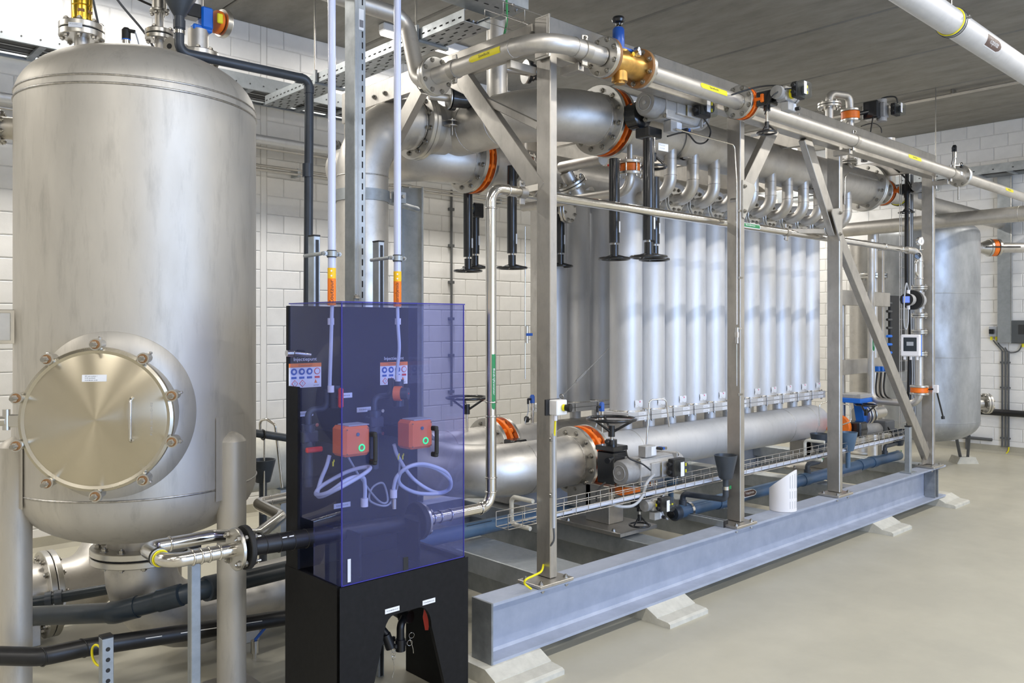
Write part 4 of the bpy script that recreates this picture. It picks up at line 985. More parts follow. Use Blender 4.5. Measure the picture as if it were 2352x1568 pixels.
for a, b in ((.2, .26), (.33, .36), (.4, .52), (.55, .66)):
    part('print_mark', MB().bar(pts[2].lerp(pts[3], a) + V((.01, -.037, .012)), pts[2].lerp(pts[3], b) + V((.01, -.037, .012)), .001, .004), 'ink_white', t)
# perforated strut and plain strut
p = at(244, 1560, D=3.4); zt = at(244, 1462, D=3.4).z
t = thing('perforated_strut', 'short galvanised strut with round holes holding the black pipe', 'support', (p.x, p.y, 0))
part('channel', MB().box((p.x, p.y, zt / 2), (.045, .045, zt), .002), 'galv', t); part('end_cap', MB().box((p.x, p.y, zt + .004), (.047, .047, .008), .002), 'black_matt', t)
fd = V((-p.x, -p.y, 0)).normalized()
for i in range(9):
    zz = zt - .045 - i * .043
    if zz > .02: part('hole', MB().cyl((p.x + .0, p.y - .021, zz), (p.x, p.y - .0232, zz), .009, n=12), 'hole_shade', t)
c = part('pipe_clamp', MB().torus((p.x - .015, p.y + .06, at(205, 1490, D=3.5).z), (1, .25, .05), .043, .005, 24, 6), 'yellow', t)
p = at(446, 1560, D=3.45); zt = at(446, 1256, D=3.45).z
t = thing('strut_post', 'plain galvanised channel post with black cap under the bright steel bend', 'support', (p.x, p.y, 0))
part('channel', MB().box((p.x, p.y, zt / 2), (.041, .041, zt), .003), 'galv', t); part('end_cap', MB().box((p.x, p.y, zt + .005), (.044, .044, .012), .002), 'black_matt', t)
# bright press-fit pipe of the service water in front of the tank leg
t = thing('service_water_bend', 'bright steel press-fit pipe with a U bend and flange in front of the tank', 'pipe', (1.1, 3.1, .6))
a = at(556, 1258, Y=3.05); zz = a.z
fl = at(538, 1262, Y=3.05); lf = at(385, 1285, Y=3.05)
bk = at(430, 1245, Y=3.3); bk.z = zz; b2 = V((1.55, 3.32, zz)); b3 = V((1.6, 3.75, zz + .02)); b4 = V((2.0, 3.8, zz + .02))
tube(t, [(fl.x, 3.05, zz), (lf.x, 3.05, zz), (lf.x, 3.30, zz), (1.40, 3.30, zz), at(592, 1228, Y=3.36), at(648, 1186, Y=3.5), at(588, 1156, Y=3.75), at(668, 1140, Y=3.85), at(720, 1130, Y=3.85)], .0265, .06, mat='bright', n=20)
for x in (fl.x - .06, fl.x - .1, fl.x - .13, lf.x + .09): part('press_joint', MB().torus((x, 3.05, zz), ex, .027, .0045, 24, 8), 'bright', t)
for p, axx in (((lf.x + .1, 3.3, zz), ex), (at(606, 1166, Y=3.7), (-.4, .9, 0)), (at(620, 1151, Y=3.79), ex), (at(640, 1147, Y=3.82), ex)): part('press_joint', MB().torus(p, axx, .027, .0045, 24, 8), 'bright', t)
cl = part('pipe_clamp', MB().torus((lf.x - .0, 3.13, zz), ey, .031, .004, 24, 6), 'galv', t); part('rubber_liner', MB().torus((lf.x, 3.145, zz), ey, .03, .005, 24, 6), 'rubber', cl); part('liner_edge', MB().torus((lf.x, 3.118, zz), ey, .029, .003, 24, 6), 'yellow', cl)
flange(t, (fl.x + .008, 3.05, zz), ex, .082, .016, 4, .0125, 0)
# black pipe through the dosing cabinet
t = thing('polyethylene_pipe', 'black plastic pipe with rings running from the steel flange through the cabinet', 'pipe', (1.7, 3.05, .7))
part('tube', MB().sweep([(fl.x + .03, 3.05, zz), (2.25, 3.05, .757)], .0375, 24), 'pe', t)
part('backing_flange', MB().disc((fl.x + .045, 3.05, zz), ex, .085, .022, 28), 'rubber', t); part('backing_flange', MB().disc((2.245, 3.05, .757), ex, .085, .026, 28), 'rubber', t)
for x in (1.5, 1.56, 1.62, 1.68): part('ring', MB().torus((x, 3.05, zz + (x - fl.x) / (2.25 - fl.x) * (.757 - zz)), ex, .038, .002, 24, 6), 'pe', t)
for x in (1.57, 1.6): part('print_mark', MB().box((x, 3.013, zz + .02), (.02, .001, .004)), 'ink_white', t)
for y, z in ((3.05, zz),):
    for i in range(4):
        a = math.pi / 4 + i * math.pi / 2
        part('stud', MB().cyl((fl.x - .02, y + .066 * math.cos(a), z + .066 * math.sin(a)), (fl.x + .085, y + .066 * math.cos(a), z + .066 * math.sin(a)), .006, n=8), 'bright', t)
        bolt(t, (fl.x + .058, y + .066 * math.cos(a), z + .066 * math.sin(a)), ex, .0115, 'bright')
# ---------------------------------------------------------------- dosing cabinet
X0, X1, Y0, Y1, ZB, ZT = 1.69, 2.336, 2.80, 3.22, .63, 1.735
t = thing('dosing_cabinet', 'black dosing cabinet base with arched opening and dark back panel', 'cabinet', ((X0 + X1) / 2, 3.0, 0))
W_ = X1 - X0; arch = []
ax0, ax1 = 1.79, 2.235
arch = [(X0, 0), (ax0, 0), (ax0 + .095, .355)]
for i in range(7):
    a = math.pi - math.pi / 2 * i / 6; arch.append((1.945 + .055 * math.cos(a), .37 + .098 * math.sin(a)))
for i in range(7):
    a = math.pi / 2 - math.pi / 2 * i / 6; arch.append((2.07 + .065 * math.cos(a), .37 + .098 * math.sin(a)))
arch += [(ax1 - .095, .355), (ax1, 0), (X1, 0)]
m = MB(); n = len(arch)
Z = 0
lo = [V((x, Y0, z)) for x, z in arch]; hi = [V((x, Y0 + .02, z)) for x, z in arch]
topr = [V((x, Y0, ZB)) for x, z in arch]; topr2 = [V((x, Y0 + .02, ZB)) for x, z in arch]
m.add(lo + topr, [(i, i + 1, n + i + 1, n + i) for i in range(n - 1)])
m.add(hi + topr2, [(i, n + i, n + i + 1, i + 1) for i in range(n - 1)])
m.add(lo + hi, [(i, n + i, n + i + 1, i + 1) for i in range(n - 1)])
part('front_panel', m, 'cabinet', t)
for x in (X0 + .01, X1 - .01): part('side_panel', MB().box((x, (Y0 + Y1) / 2 + .021, ZB / 2), (.02, Y1 - Y0, ZB), .002), 'cabinet', t)
part('shelf', MB().box(((X0 + X1) / 2, (Y0 + Y1) / 2, ZB - .03), (W_ - .04, Y1 - Y0 - .04, .02)), 'cabinet', t)
bp = part('back_panel', MB().box((2.04, Y1 + .01 + .012, (ZT + .56) / 2), (.68, .02, ZT - .57), .002), 'cabinet', t)
sw = part('side_wing', MB().box((X0 + .005, Y1 - .045, ZB + .38), (.014, .09, .76), .002), 'cabinet', t)
kn_ = part('knob', MB().cyl((X0 - .002, Y1 - .05, 1.53), (X0 - .03, Y1 - .05, 1.53), .014, n=14), 'bright', sw); part('spacer_rod', MB().cyl((X0 + .005, Y1 - .05, 1.53), (X0 + .08, Y1 - .05, 1.52), .009, n=12), 'bright', sw)
part('pipe_saddle', MB().box((1.86, 3.0, .7), (.012, .16, .18), .003), 'cabinet', t); part('pipe_saddle', MB().box((2.16, 3.0, .7), (.012, .16, .18), .003), 'cabinet', t)
flat_label(t, (1.934, Y0 - .001, .49), ex, ez, .07, .019, 'label', [('P134-28-E01-A-21', 0, 0, .007, .055, 'ink')]); flat_label(t, (2.12, Y0 - .001, .482), ex, ez, .066, .019, 'label', [('P134-28-E01-A-22', 0, 0, .007, .052, 'ink')])
# stickers on the back panel
def sticker(xc, zc, sub):
    y = Y1 + .0115
    o = flat_label(bp, (xc, y, zc), ex, ez, .155, .105, 'white', [])
    part('band', MB().box((xc, y - .0015, zc + .044), (.155, .001, .017)), 'label_orange', o)
    part('lettering', text_mb(sub, .012, lambda a, b: V((xc + a, y - .0028, zc + .044 + b)), .07), 'brown', o)
    part('lettering', text_mb('Injectiepunt', .022, lambda a, b: V((xc + a, y - .0018, zc + .068 + b)), .11), 'ink_white', o)
    for i in range(4):
        x = xc - .054 + i * .037
        part('pictogram', MB().cyl((x, y - .001, zc + .017), (x, y - .0024, zc + .017), .0145, n=20), 'blue' if i < 3 else 'red', o)
        part('pictogram_figure', MB().cyl((x, y - .002, zc + .017), (x, y - .0034, zc + .017), .007 if i < 3 else .0115, n=12), 'white', o)
        part('caption_bar', MB().box((x, y - .0018, zc - .009), (.024, .001, .009)), 'blue' if i < 3 else 'red', o)
    for i in range(2):
        x = xc - .05 + i * .036; c = V((x, y - .0012, zc - .034)); dg, dh = V((.707, 0, .707)), V((-.707, 0, .707))
        part('hazard_diamond', MB().box(c, (.022, .022, .0012), 0, dg, dh, -ey), 'red', o); part('hazard_field', MB().box(c - ey * .0008, (.0175, .0175, .0012), 0, dg, dh, -ey), 'white', o)
        part('lettering', text_mb('!', .017, lambda a, b: c + V((a, -.0022, b))), 'ink', o)
    part('lettering', text_mb('ALTOP', .007, lambda a, b: V((xc + .052 + a, y - .0018, zc - .044 + b)), .026), 'ink', o)
    part('logo_mark', MB().prism([(-.007, 0), (0, .016), (.007, .0)], (xc + .05, y - .0015, zc - .034), ex, ez, .001), 'label_orange', o)
sticker(at(704, 860, Y=Y1).x, at(704, 862, Y=Y1).z, 'Zoutzuur'); sticker(at(908, 855, Y=Y1).x, at(908, 857, Y=Y1).z, 'Waterstofperoxide')
for u, v in ((699, 950), (838, 940), (786, 1160), (790, 908)):
    a = at(u, v, Y=Y1 + .011); flat_label(bp, a, ex, ez, .085, .022, 'label', [('P134-28-E01-H-22', 0, 0, .008, .06, 'ink')])
# clear blue hood
h = thing('acrylic_hood', 'transparent blue acrylic hood with two black handles on the dosing cabinet', 'cover', ((X0 + X1) / 2, 3.0, ZB))
hx0, hx1, hy0, hy1 = X0 + .012, X1 - .022, Y0 + .008, Y1 - .005; HB = ZB + .002
part('front_pane', MB().box(((hx0 + hx1) / 2, hy0, (HB + ZT) / 2), (hx1 - hx0, .006, ZT - HB)), 'acrylic', h)
m = MB(); yc = Y1 - .2
m.box((hx0, (hy0 + yc) / 2 + .002, (HB + .85) / 2), (.006, yc - hy0 - .01, .85 - HB)).box((hx0, (hy0 + hy1) / 2, (.85 + ZT) / 2), (.006, hy1 - hy0 - .008, ZT - .85))
part('side_pane', m, 'acrylic', h)
part('side_pane', MB().box((hx1, (hy0 + hy1) / 2, (HB + ZT) / 2), (.006, hy1 - hy0 - .008, ZT - HB)), 'acrylic', h)
part('top_pane', MB().box(((hx0 + hx1) / 2, (hy0 + hy1) / 2, ZT + .003), (hx1 - hx0 + .012, hy1 - hy0 + .012, .006)), 'acrylic', h)
for a, b in (((hx0, hy0 - .0035, HB), (hx0, hy0 - .0035, ZT)), ((hx1, hy0 - .0035, HB), (hx1, hy0 - .0035, ZT)), ((hx0 - .004, hy0 - .006, ZT + .003), (hx1 + .004, hy0 - .006, ZT + .003)), ((hx0 - .006, hy0 - .004, ZT + .003), (hx0 - .006, hy1, ZT + .003)), ((hx0, hy0 - .0035, HB + .002), (hx1, hy0 - .0035, HB + .002))):
    part('pane_edge', MB().bar(a, b, .004, .004, ez if abs(a[2] - b[2]) < .1 else ex, 0), 'acrylic_edge', h)
for u, v in ((862, 1030), (1003, 1014)):
    c = at(u, v, Y=hy0 - .03)
    o = part('handle', MB().box(c, (.018, .014, .105), .004), 'black_matt', h)
    for sg in (-1, 1): part('handle_foot', MB().box(c + V((0, .014, sg * .055)), (.02, .034, .02), .004), 'black_matt', o)
part('hood_slot', MB().box((at(931, 1305, Y=hy0).x, hy0 - .0035, ZB + .03), (.024, .001, .06)), 'black_matt', h)
flat_label(h, at(802, 1310, Y=hy0 - .005), ex, ez, .014, .09, 'hose')
# inside: two orange drives, valves and hoses
def drive(u, v, lab):
    c = at(u, v, Y=2.98); t = thing('dosing_drive', lab, 'actuator', c - ez * .06)
    b = part('housing', MB().box(c, (.125, .105, .125), .012), 'orange_box', t)
    part('lid_plate', MB().box(c + V((.012, 0, .064)), (.1, .09, .005), .002), 'cable_grey', b)
    part('button', MB().cyl(c + V((.0, -.052, .028)), c + V((.0, -.056, .028)), .0075, n=16), 'pvc_blue', b)
    part('window', MB().cyl(c + V((.018, -.052, -.028)), c + V((.018, -.056, -.028)), .011, n=20), 'clear', b)
    part('light_ring', MB().torus(c + V((.018, -.055, -.028)), ey, .0125, .003, 24, 6), 'led_green', b)
    for dx in (-.05, .05):
        for dz in (-.05, .05): part('lid_screw', MB().cyl(c + V((dx, -.052, dz)), c + V((dx, -.0545, dz)), .003, n=8), 'brown', b)
    part('bracket', MB().box((c.x, (c.y + Y1) / 2 + .02, c.z), (.05, Y1 - c.y - .08, .05)), 'black_matt', t)
    return c
d1 = drive(806, 1010, 'orange drive box with green light at left inside the hood'); d2 = drive(953, 995, 'orange drive box with green light at right inside the hood')
def injection(xc, z0, lab, lever):
    t = thing('injection_valve', lab, 'valve', (xc, 3.12, z0)); y = 3.13
    part('body', MB().cyl((xc, y, z0), (xc, y, z0 + .1), .03, n=16).box((xc, y, z0 + .05), (.07, .06, .05), .006), 'pvc', t)
    part('pipework', MB().sweep(fillet([(xc, y, z0 + .1), (xc, y, z0 + .16), (xc + .09, y, z0 + .16), (xc + .09, y, z0 + .24)], .03), .014, 12).sweep(fillet([(xc, y, z0), (xc, y, z0 - .16)], .02), .02, 12), 'pvc', t)
    if lever == 'h':
        part('lever', MB().box((xc, y - .05, z0 + .0), (.075, .02, .022), .005), 'red', t)
    for dz in (.0, .1): part('screw', MB().cyl((xc + .02, y - .03, z0 + dz), (xc + .02, y - .04, z0 + dz), .008, n=8), 'bright', t)
    return t
a = at(716, 1020, Y=3.1); injection(a.x, a.z - .02, 'dark plastic injection valve with red lever at left inside the hood', 'h')
a = at(868, 985, Y=3.1); injection(a.x, a.z - .02, 'dark plastic injection valve between the two orange drives', '')
a = at(770, 912, Y=3.1); t = thing('ball_cock', 'red lever ball cock under the left clear tube inside the hood', 'valve', a)
part('body', MB().cyl(a - ez * .045, a + ez * .05, .022, n=14), 'pvc', t); part('lever', MB().box(a + V((-.0, -.045, -.0)), (.022, .02, .085), .006), 'red', t); part('stem', MB().cyl(a, a - ey * .045, .01, n=10), 'pvc', t)
a = at(916, 902, Y=3.08); t = thing('ball_cock', 'orange collar ball cock with dark knob under the right clear tube', 'valve', a)
part('body', MB().cyl(a - ez * .06, a + ez * .06, .022, n=14), 'pvc', t); part('collar', MB().cyl(a + V((-.03, -.01, 0)), a + V((-.01, -.035, 0)), .033, n=20), 'orange_box', t); part('knob', MB().cyl(a + V((-.01, -.035, 0)), a + V((.01, -.06, 0)), .027, n=20), 'pvc', t)
part('red_dot', MB().cyl(a + V((.01, -.06, 0)), a + V((.0105, -.061, 0)), .004, n=10), 'red', t)
# hoses inside
def hose(pts, r, lab, matk='hose', ties=()):
    t = thing('hose', lab, 'hose', pts[0]); q = spline(pts, 8); part('hose_line', MB().sweep(q, r, 10), matk, t)
    return t
y = 2.93
def P3(u, v, Y): return at(u, v, Y=Y)
t = hose([P3(757, 900, 3.08), P3(758, 860, 3.07), P3(760, 800, 3.06), P3(762, 725, 3.05), P3(763, 697, 3.05)], .008, 'pale hose dropping from the left clear tube to its cock'); 
for v in (738, 893): a = P3(760, v, 3.06); part('fitting', MB().cyl(a - ez * .014, a + ez * .014, .014, n=10), 'white_plastic', t)
t = hose([P3(912, 868, 3.08), P3(912, 850, 3.07), P3(917, 800, 3.05), P3(914, 745, 3.05), P3(913, 700, 3.05)], .008, 'pale hose dropping from the right clear tube to its cock')
for v in (738, 868): a = P3(914, v, 3.06); part('fitting', MB().cyl(a - ez * .014, a + ez * .014, .014, n=10), 'white_plastic', t)
t = hose([P3(838, 1148, 2.98), P3(838, 1115, 2.97), P3(832, 1095, 2.95), P3(800, 1100, 2.92), P3(755, 1130, 2.96), P3(726, 1135, 3.04), P3(740, 1115, 3.06), P3(800, 1082, 3.04), P3(847, 1072, 3.0), P3(840, 1085, 2.92), P3(780, 1120, 2.92), P3(732, 1140, 3.03), P3(735, 1108, 3.07), P3(750, 1070, 3.06), P3(757, 1045, 3.06)], .0085, 'loop of pale hose under the left orange drive')
a = P3(837, 1152, 2.98); part('fitting', MB().cyl(a - ez * .02, a + ez * .015, .016, n=10), 'white_plastic', t)
t = hose([P3(904, 1135, 2.98), P3(905, 1115, 2.97), P3(915, 1090, 2.95), P3(950, 1068, 2.92), P3(1000, 1075, 2.9), P3(1035, 1105, 2.92), P3(1020, 1130, 2.98), P3(960, 1132, 3.0), P3(918, 1110, 2.98), P3(925, 1080, 2.93), P3(970, 1065, 2.9), P3(1025, 1085, 2.9), P3(1034, 1120, 2.95), P3(1000, 1130, 3.0), P3(950, 1100, 3.04), P3(915, 1050, 3.06), P3(905, 1020, 3.06)], .0085, 'large loop of pale hose under the right orange drive')
a = P3(904, 1132, 2.98); part('fitting', MB().cyl(a - ez * .02, a + ez * .015, .016, n=10), 'white_plastic', t); a = P3(905, 1152, 2.99); part('nipple', MB().cyl(a - ez * .03, a + ez * .015, .012, n=8), 'bright', t)
hose([P3(800, 1050, 3.06), P3(830, 1100, 3.08), P3(870, 1150, 3.1), P3(890, 1150, 3.1), P3(880, 1110, 3.1), P3(855, 1120, 3.1), P3(850, 1150, 3.1), P3(890, 1160, 3.1), P3(912, 1120, 3.08), P3(918, 1060, 3.06)], .005, 'thin grey cable looped between the two drives', 'cable_grey')
for u, v in ((765, 1065), (915, 1050), (925, 1050)):
    a = P3(u, v, 3.0); single('cable_marker', MB().box(a, (.006, .004, .02), .001).box(a + V((.004, 0, .012)), (.004, .004, .01)), 'yellow', {765: 'yellow cable marker beside the left hose loop', 915: 'yellow cable marker beside the right hose loop', 925: 'rightmost yellow cable marker above the right hose loop'}[u], 'cable marker')
# in the arched opening
c = at(935, 1420, Y=2.95); t = thing('connection_valve', 'black plastic filling elbow with red lever in the arched opening', 'valve', c)
part('elbow', MB().sweep(fillet([c + V((.02, .2, .0)), c + V((.0, .02, .0)), c + V((-.035, 0, -.02)), c + V((-.035, 0, -.09))], .03), .017, 14), 'pe', t)
part('union_nut', MB().cyl(c + V((.005, .05, 0)), c + V((.018, .0, .002)), .027, n=12), 'pe', t)
part('camlock', MB().cyl(c + V((-.035, 0, -.08)), c + V((-.035, 0, -.13)), .022, n=14).box(c + V((-.035, -.0, -.105)), (.065, .012, .02), .003), 'pe', t)
part('lever', MB().prism([(-.006, -.055), (.008, -.055), (.016, 0), (.008, .05), (-.008, .05), (-.016, 0)], c + V((.075, -.04, .0)), V((.8, -.6, 0)), ez, .02), 'red', t)
for k, (dx, dz) in enumerate(((.01, -.07), (-.0, -.1))): part('key_ring', MB().torus(c + V((dx, -.02, dz)), (.3, 1, 0), .012, .001, 20, 5), 'bright', t)
part('lanyard', MB().sweep(spline([c + V((.0, -.02, -.08)), c + V((.015, -.02, -.12)), c + V((.02, -.02, -.15))]), .0018, 5), 'bright', t)
c = at(890, 1455, Y=2.98); t = thing('connection_valve', 'black plastic camlock coupling with hanging chain in the arched opening', 'valve', c)
part('tail', MB().sweep(fillet([c + V((-.05, .12, .08)), c + V((-.02, .03, .03)), c + V((0, 0, -.01))], .03), .017, 12), 'pe', t)
part('camlock', MB().cyl(c + V((-.01, 0, 0)), c + V((.01, -.01, -.06)), .022, n=14).box(c + V((0, 0, -.03)), (.075, .014, .022), .003), 'pe', t)
for k in range(3): part('chain_ring', MB().torus(c + V((.02, -.015, -.075 - .014 * k)), (.3 if k % 2 else 1, 1 if k % 2 else .2, 0), .01, .001, 18, 5), 'bright', t)
part('lanyard', MB().sweep(spline([c + V((.018, -.015, -.11)), c + V((.024, -.015, -.15)), c + V((.014, -.015, -.19))]), .0018, 5), 'bright', t)
# ---------------------------------------------------------------- uprights above the cabinet
for xc, word, lab in ((1.803, 'Zoutzuur', 'left clear plastic supply tube with orange label above the cabinet'), (2.135, 'Waterstofperoxide', 'right clear plastic supply tube with orange label above the cabinet')):
    t = thing('supply_tube', lab, 'pipe', (xc, 3.05, ZT), 'clear supply tubes')
    part('tube', MB().cyl((xc, 3.05, ZT + .007), (xc, 3.05, ZC - .02), .0162, n=24), 'tube_white', t)
    zc = 1.786; o = pipe_label(t, (xc, 3.05, zc), ez, (-.55, -.8, 0), .0162, .112, .098, 'label_orange', word, 'ink', .1, 0, th=.021)
    pipe_label(t, (xc, 3.05, zc + .078), ez, (-.55, -.8, 0), .0162, .044, .098, 'yellow_orange')
    for dz in (-.01, .01): part('hazard_diamond', MB().box(V((xc, 3.05, zc + .077 + dz)) + V((-.55, -.8, 0)).normalized() * .018, (.0065, .0065, .001), 0, V((.59, -.4, .707)), V((-.59, .4, .707)), V((-.56, -.82, 0))), 'white', t)
    zz = 1.945
    cl = part('pipe_clamp', MB().lathe((xc, 3.05, zz), ez, [(-.011, .018), (-.011, .022), (.011, .022), (.011, .018)], 24), 'galv', t)
    part('rubber_liner', MB().lathe((xc, 3.05, zz), ez, [(-.015, .0165), (-.015, .02), (.015, .02), (.015, .0165)], 24), 'rubber', cl)
    for sg in (-1, 1): part('clamp_ear', MB().box((xc + sg * .032, 3.05, zz), (.024, .01, .018), .003), 'galv', cl); bolt(cl, (xc + sg * .034, 3.045, zz), -ey, .007)
    part('clamp_rod', MB().cyl((xc - .04, 3.055, zz), (xc - .06, 3.17, zz - .005), .008, n=10), 'galv', cl)
for u, v, lab in ((728, 542, 'short galvanised rail with clamp beside the left clear tube'), (876, 555, 'short galvanised rail with clamp beside the right clear tube')):
    a = at(u, v, Y=3.26); t = thing('mounting_rail', lab, 'support', (a.x, 3.26, .6), 'rails behind the cabinet')
    part('channel', MB().box((a.x, 3.285, a.z / 2), (.032, .05, a.z), .002), 'galv', t)
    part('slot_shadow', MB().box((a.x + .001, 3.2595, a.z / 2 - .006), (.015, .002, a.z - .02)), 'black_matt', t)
    part('end_cap', MB().box((a.x, 3.285, a.z + .003), (.034, .052, .006), .001), 'black_matt', t)
a = at(728, 560, Y=3.3)
# slotted column
cx, cy = 2.135 + .03, 3.4 + .045
t = thing('slotted_column', 'tall galvanised slotted column from floor to ceiling behind the cabinet', 'column', (cx, cy, 0))
part('profile', MB().box((cx, cy, ZC / 2), (.062, .09, ZC - .01), .003), 'galv', t)
for k in range(46):
    z = 1.74 + k * .052
    if z < 4.2: part('slot', MB().box((cx + .012, cy - .0452, z), (.0075, .001, .03)), 'hole_shade', t)
for dx in (-.016, -.009): part('fold_line', MB().box((cx + dx, cy - .0455, ZC / 2), (.003, .001, ZC - .02)), 'cable_grey', t)
c = part('top_plate', MB().box((cx - .002, cy, 3.21 + .3), (.08, .1, .5), .003), 'galv', t); bolt(c, (cx + .01, cy - .052, 3.3), -ey, .011)
flat_label(t, (cx + .005, cy - .0462, 3.11), ex, ez, .028, .1, 'label')
part('barcode', MB().box((cx + .005, cy - .0475, 3.09), (.022, .0008, .035)), 'ink_grey', t)
bolt(t, (cx - .02, cy - .045, 1.775), ez, .014)
# galvanised beam column further back
a = at(948, 432, Y=4.95); t = thing('beam_column', 'galvanised channel column standing behind the cabinet, lower than the ceiling', 'column', (a.x, 4.95, 0))
part('profile', MB().prism([(-.08, 0), (.08, 0), (.08, .06), (.07, .06), (.07, .012), (-.07, .012), (-.07, .06), (-.08, .06)], (a.x, 4.95, a.z / 2), V((.75, -.66, 0)), V((-.66, -.75, 0)), a.z), 'galv', t)
part('foot_plate', MB().box((a.x, 4.95, .008), (.25, .25, .016)), 'galv', t)
# ---------------------------------------------------------------- right hand side
c = at(2126, 800, D=9.75); gx, gy = c.x, c.y; GR = .565
t = thing('grey_tank', 'tall dull grey metal tank standing by the right wall', 'tank', (gx, gy, 0))
pr = []
for i in range(11):
    a = -math.pi / 2 + math.pi / 2 * i / 10; pr.append((.55 + .26 * math.sin(a), GR * math.cos(a) ** .8 if i else 0))
pr += [(1.2, GR), (2.0, GR), (2.66, GR)]
for i in range(9):
    a = math.pi / 2 * i / 8; pr.append((2.68 + .2 * math.sin(a), GR * math.cos(a) ** .8 if i < 8 else 0))
part('shell', MB().lathe((gx, gy, 0), ez, pr, 72), 'grey_tank', t)
for z in (.55, 1.28, 2.0): part('weld_seam', MB().torus((gx, gy, z), ez, GR, .004, 72, 6), 'grey_tank', t)
for u, u2 in ((2196, 2208), (2226, 2222), (2090, 2080)):
    p = at(u, 1035, D=9.6); q = at(u2, 1062, Z=0); part('leg', MB().bar((p.x, p.y, .36), (q.x, q.y, .01), .03, .03), 'conduit', t)
q = at(2213, 1062, Z=0); part('foot_plate', MB().prism([(-.13, 0), (.13, 0), (.09, .08), (-.09, .08)], (q.x, q.y, 0), V((.73, -.68, 0)), ez, .2), 'plinth', t)
R1 = V((.733, -.68, 0))
b = V((gx, gy, at(2255, 566, D=9.6).z)) + V((.73, -.68, 0)) * (GR - .02)
part('nozzle', MB().cyl(b, b + R1 * .1, .06, n=20), 'steel', t)
b2 = V((gx, gy, at(2255, 929, D=9.6).z)) + R1 * (GR - .02); part('nozzle', MB().cyl(b2, b2 + R1 * .12, .055, n=20), 'steel', t); fpair(t, b2 + R1 * .17, R1, .12, .026, 8, .014)
t = thing('tank_branch', 'steel branch pipe with orange valve and black lever on the grey tank', 'valve', b)
part('body', MB().cyl(b + R1 * .1, b + R1 * .2, .06, .1, n=20).disc(b + R1 * .205, R1, .105, .03, 24).disc(b + R1 * .3, R1, .105, .03, 24), 'machined', t)
part('wafer', MB().disc(b + R1 * .252, R1, .1, .055, 24), 'orange', t); ring_bolts(t, b + R1 * .315, R1, .085, 6, .013)
part('lever', MB().bar(b + R1 * .1 + V((-.06, -.08, .0)), b + R1 * .5 + V((-.06, -.08, .0)), .02, .016), 'black', t)
part('tube', MB().sweep(fillet([b + R1 * .3, b + R1 * .72, b + R1 * .85 + ez * .25], .15), .06, 20), 'steel', t)
# wall services on the right wall
t = thing('cable_ladder', 'galvanised cable ladder along the right wall', 'cable tray', (11.5, 1.5, 3.53))
for x in (11.4, 11.75): part('side_rail', MB().box((x, .9, 3.59), (.006, 11.4, .11), .001), 'galv', t)
for i in range(30): part('rung', MB().box((11.575, -4.6 + i * .36, 3.545), (.34, .04, .02), .002), 'galv', t)
for k in range(4): part('cable', MB().cyl((11.48 + .06 * k, -4.6, 3.57), (11.48 + .06 * k, 6.3, 3.57), .012, n=6), ('cable_black', 'cable_grey', 'cable_black', 'conduit')[k], t)
for i in range(10): part('rail_hole', MB().box((11.3965, 2.6 + i * .22, 3.58), (.001, .02, .012)), 'hole_shade', t)
wx = XR - .035; a = at(2310, 600, X=wx)
t = thing('cable_duct', 'vertical galvanised cable duct on the right wall', 'cable duct', (wx - .03, a.y, 1.55))
z0 = at(2310, 787, X=wx - .06).z; part('duct', MB().box((wx - .03, a.y, (z0 + 3.53) / 2), (.07, .155, 3.53 - z0), .003), 'galv', t); part('duct_lid_edge', MB().box((wx - .067, a.y - .08, (z0 + 3.53) / 2), (.004, .006, 3.5 - z0)), 'bright', t)
t = thing('wall_conduits', 'three grey vertical conduits under the cable duct on the right wall', 'conduit', (wx, a.y, .12))
for k, u in enumerate((2302, 2309.5, 2316.5)):
    p0, p1 = at(u, 806, X=wx), at(u, 1026, X=wx); part('tube', MB().cyl(p0, p1, .0125, n=10), 'conduit', t)
for v in (832, 890, 1006): p = at(2309, v, X=wx); part('clip', MB().box(p, (.02, .12, .02), .002), 'conduit', t)
part('earth_lead', MB().sweep(spline([at(2317, 1020, X=wx), at(2316, 1035, X=wx), at(2306, 1045, X=wx), at(2296, 1044, X=wx)]), .008, 6), 'yellow', t)
for k in range(2): part('cable_tail', MB().sweep(spline([at(2302 + 7 * k, 808, X=wx), at(2299 + 7 * k, 802, X=wx), at(2288 + 6 * k, 790, X=wx), at(2281 + 9 * k, 781, X=wx)]), .008, 6), 'conduit', t)
p = at(2283, 761, X=wx); t = thing('isolator_switch', 'small grey wall switch with black rotary knob left of the cable duct', 'switch', p)
part('housing', MB().box(p, (.07, .1, .13), .006), 'cable_grey', t); part('knob', MB().box(p + V((-.05, .01, 0)), (.04, .06, .06), .005), 'black', t)
for dy in (-.03, .03): part('cable_gland', MB().cyl(p + V((0, dy, -.065)), p + V((0, dy, -.11)), .014, n=8), 'yellow', t)
part('tag_plate', MB().box(p + V((.02, -.0, .1)), (.004, .11, .022)), 'plaster', t)
p = at(2343, 762, X=wx); t = thing('junction_box', 'dark grey wall box with clear lid at the right picture edge', 'junction box', p)
part('housing', MB().box(p, (.07, .2, .29), .008), 'conduit', t); part('lid', MB().box(p + V((-.045, 0, 0)), (.03, .19, .28), .008), 'clear', t); part('breaker', MB().box(p + V((-.034, -.03, .03)), (.01, .08, .12)), 'black_matt', t)
part('cable_tail', MB().sweep(spline([p + V((0, -.03, -.14)), p + V((0, .02, -.24)), p + V((0, .12, -.26)), p + V((0, .17, -.2))]), .008, 6), 'conduit', t); part('cable_gland', MB().cyl(p + V((0, -.03, -.14)), p + V((0, -.03, -.19)), .014, n=8), 'yellow', t)
a = at(2300, 947, X=wx - .06); t = thing('wall_pipe', 'black plastic pipe running along the right wall at knee height', 'pipe', (wx - .06, 3, a.z - .04))
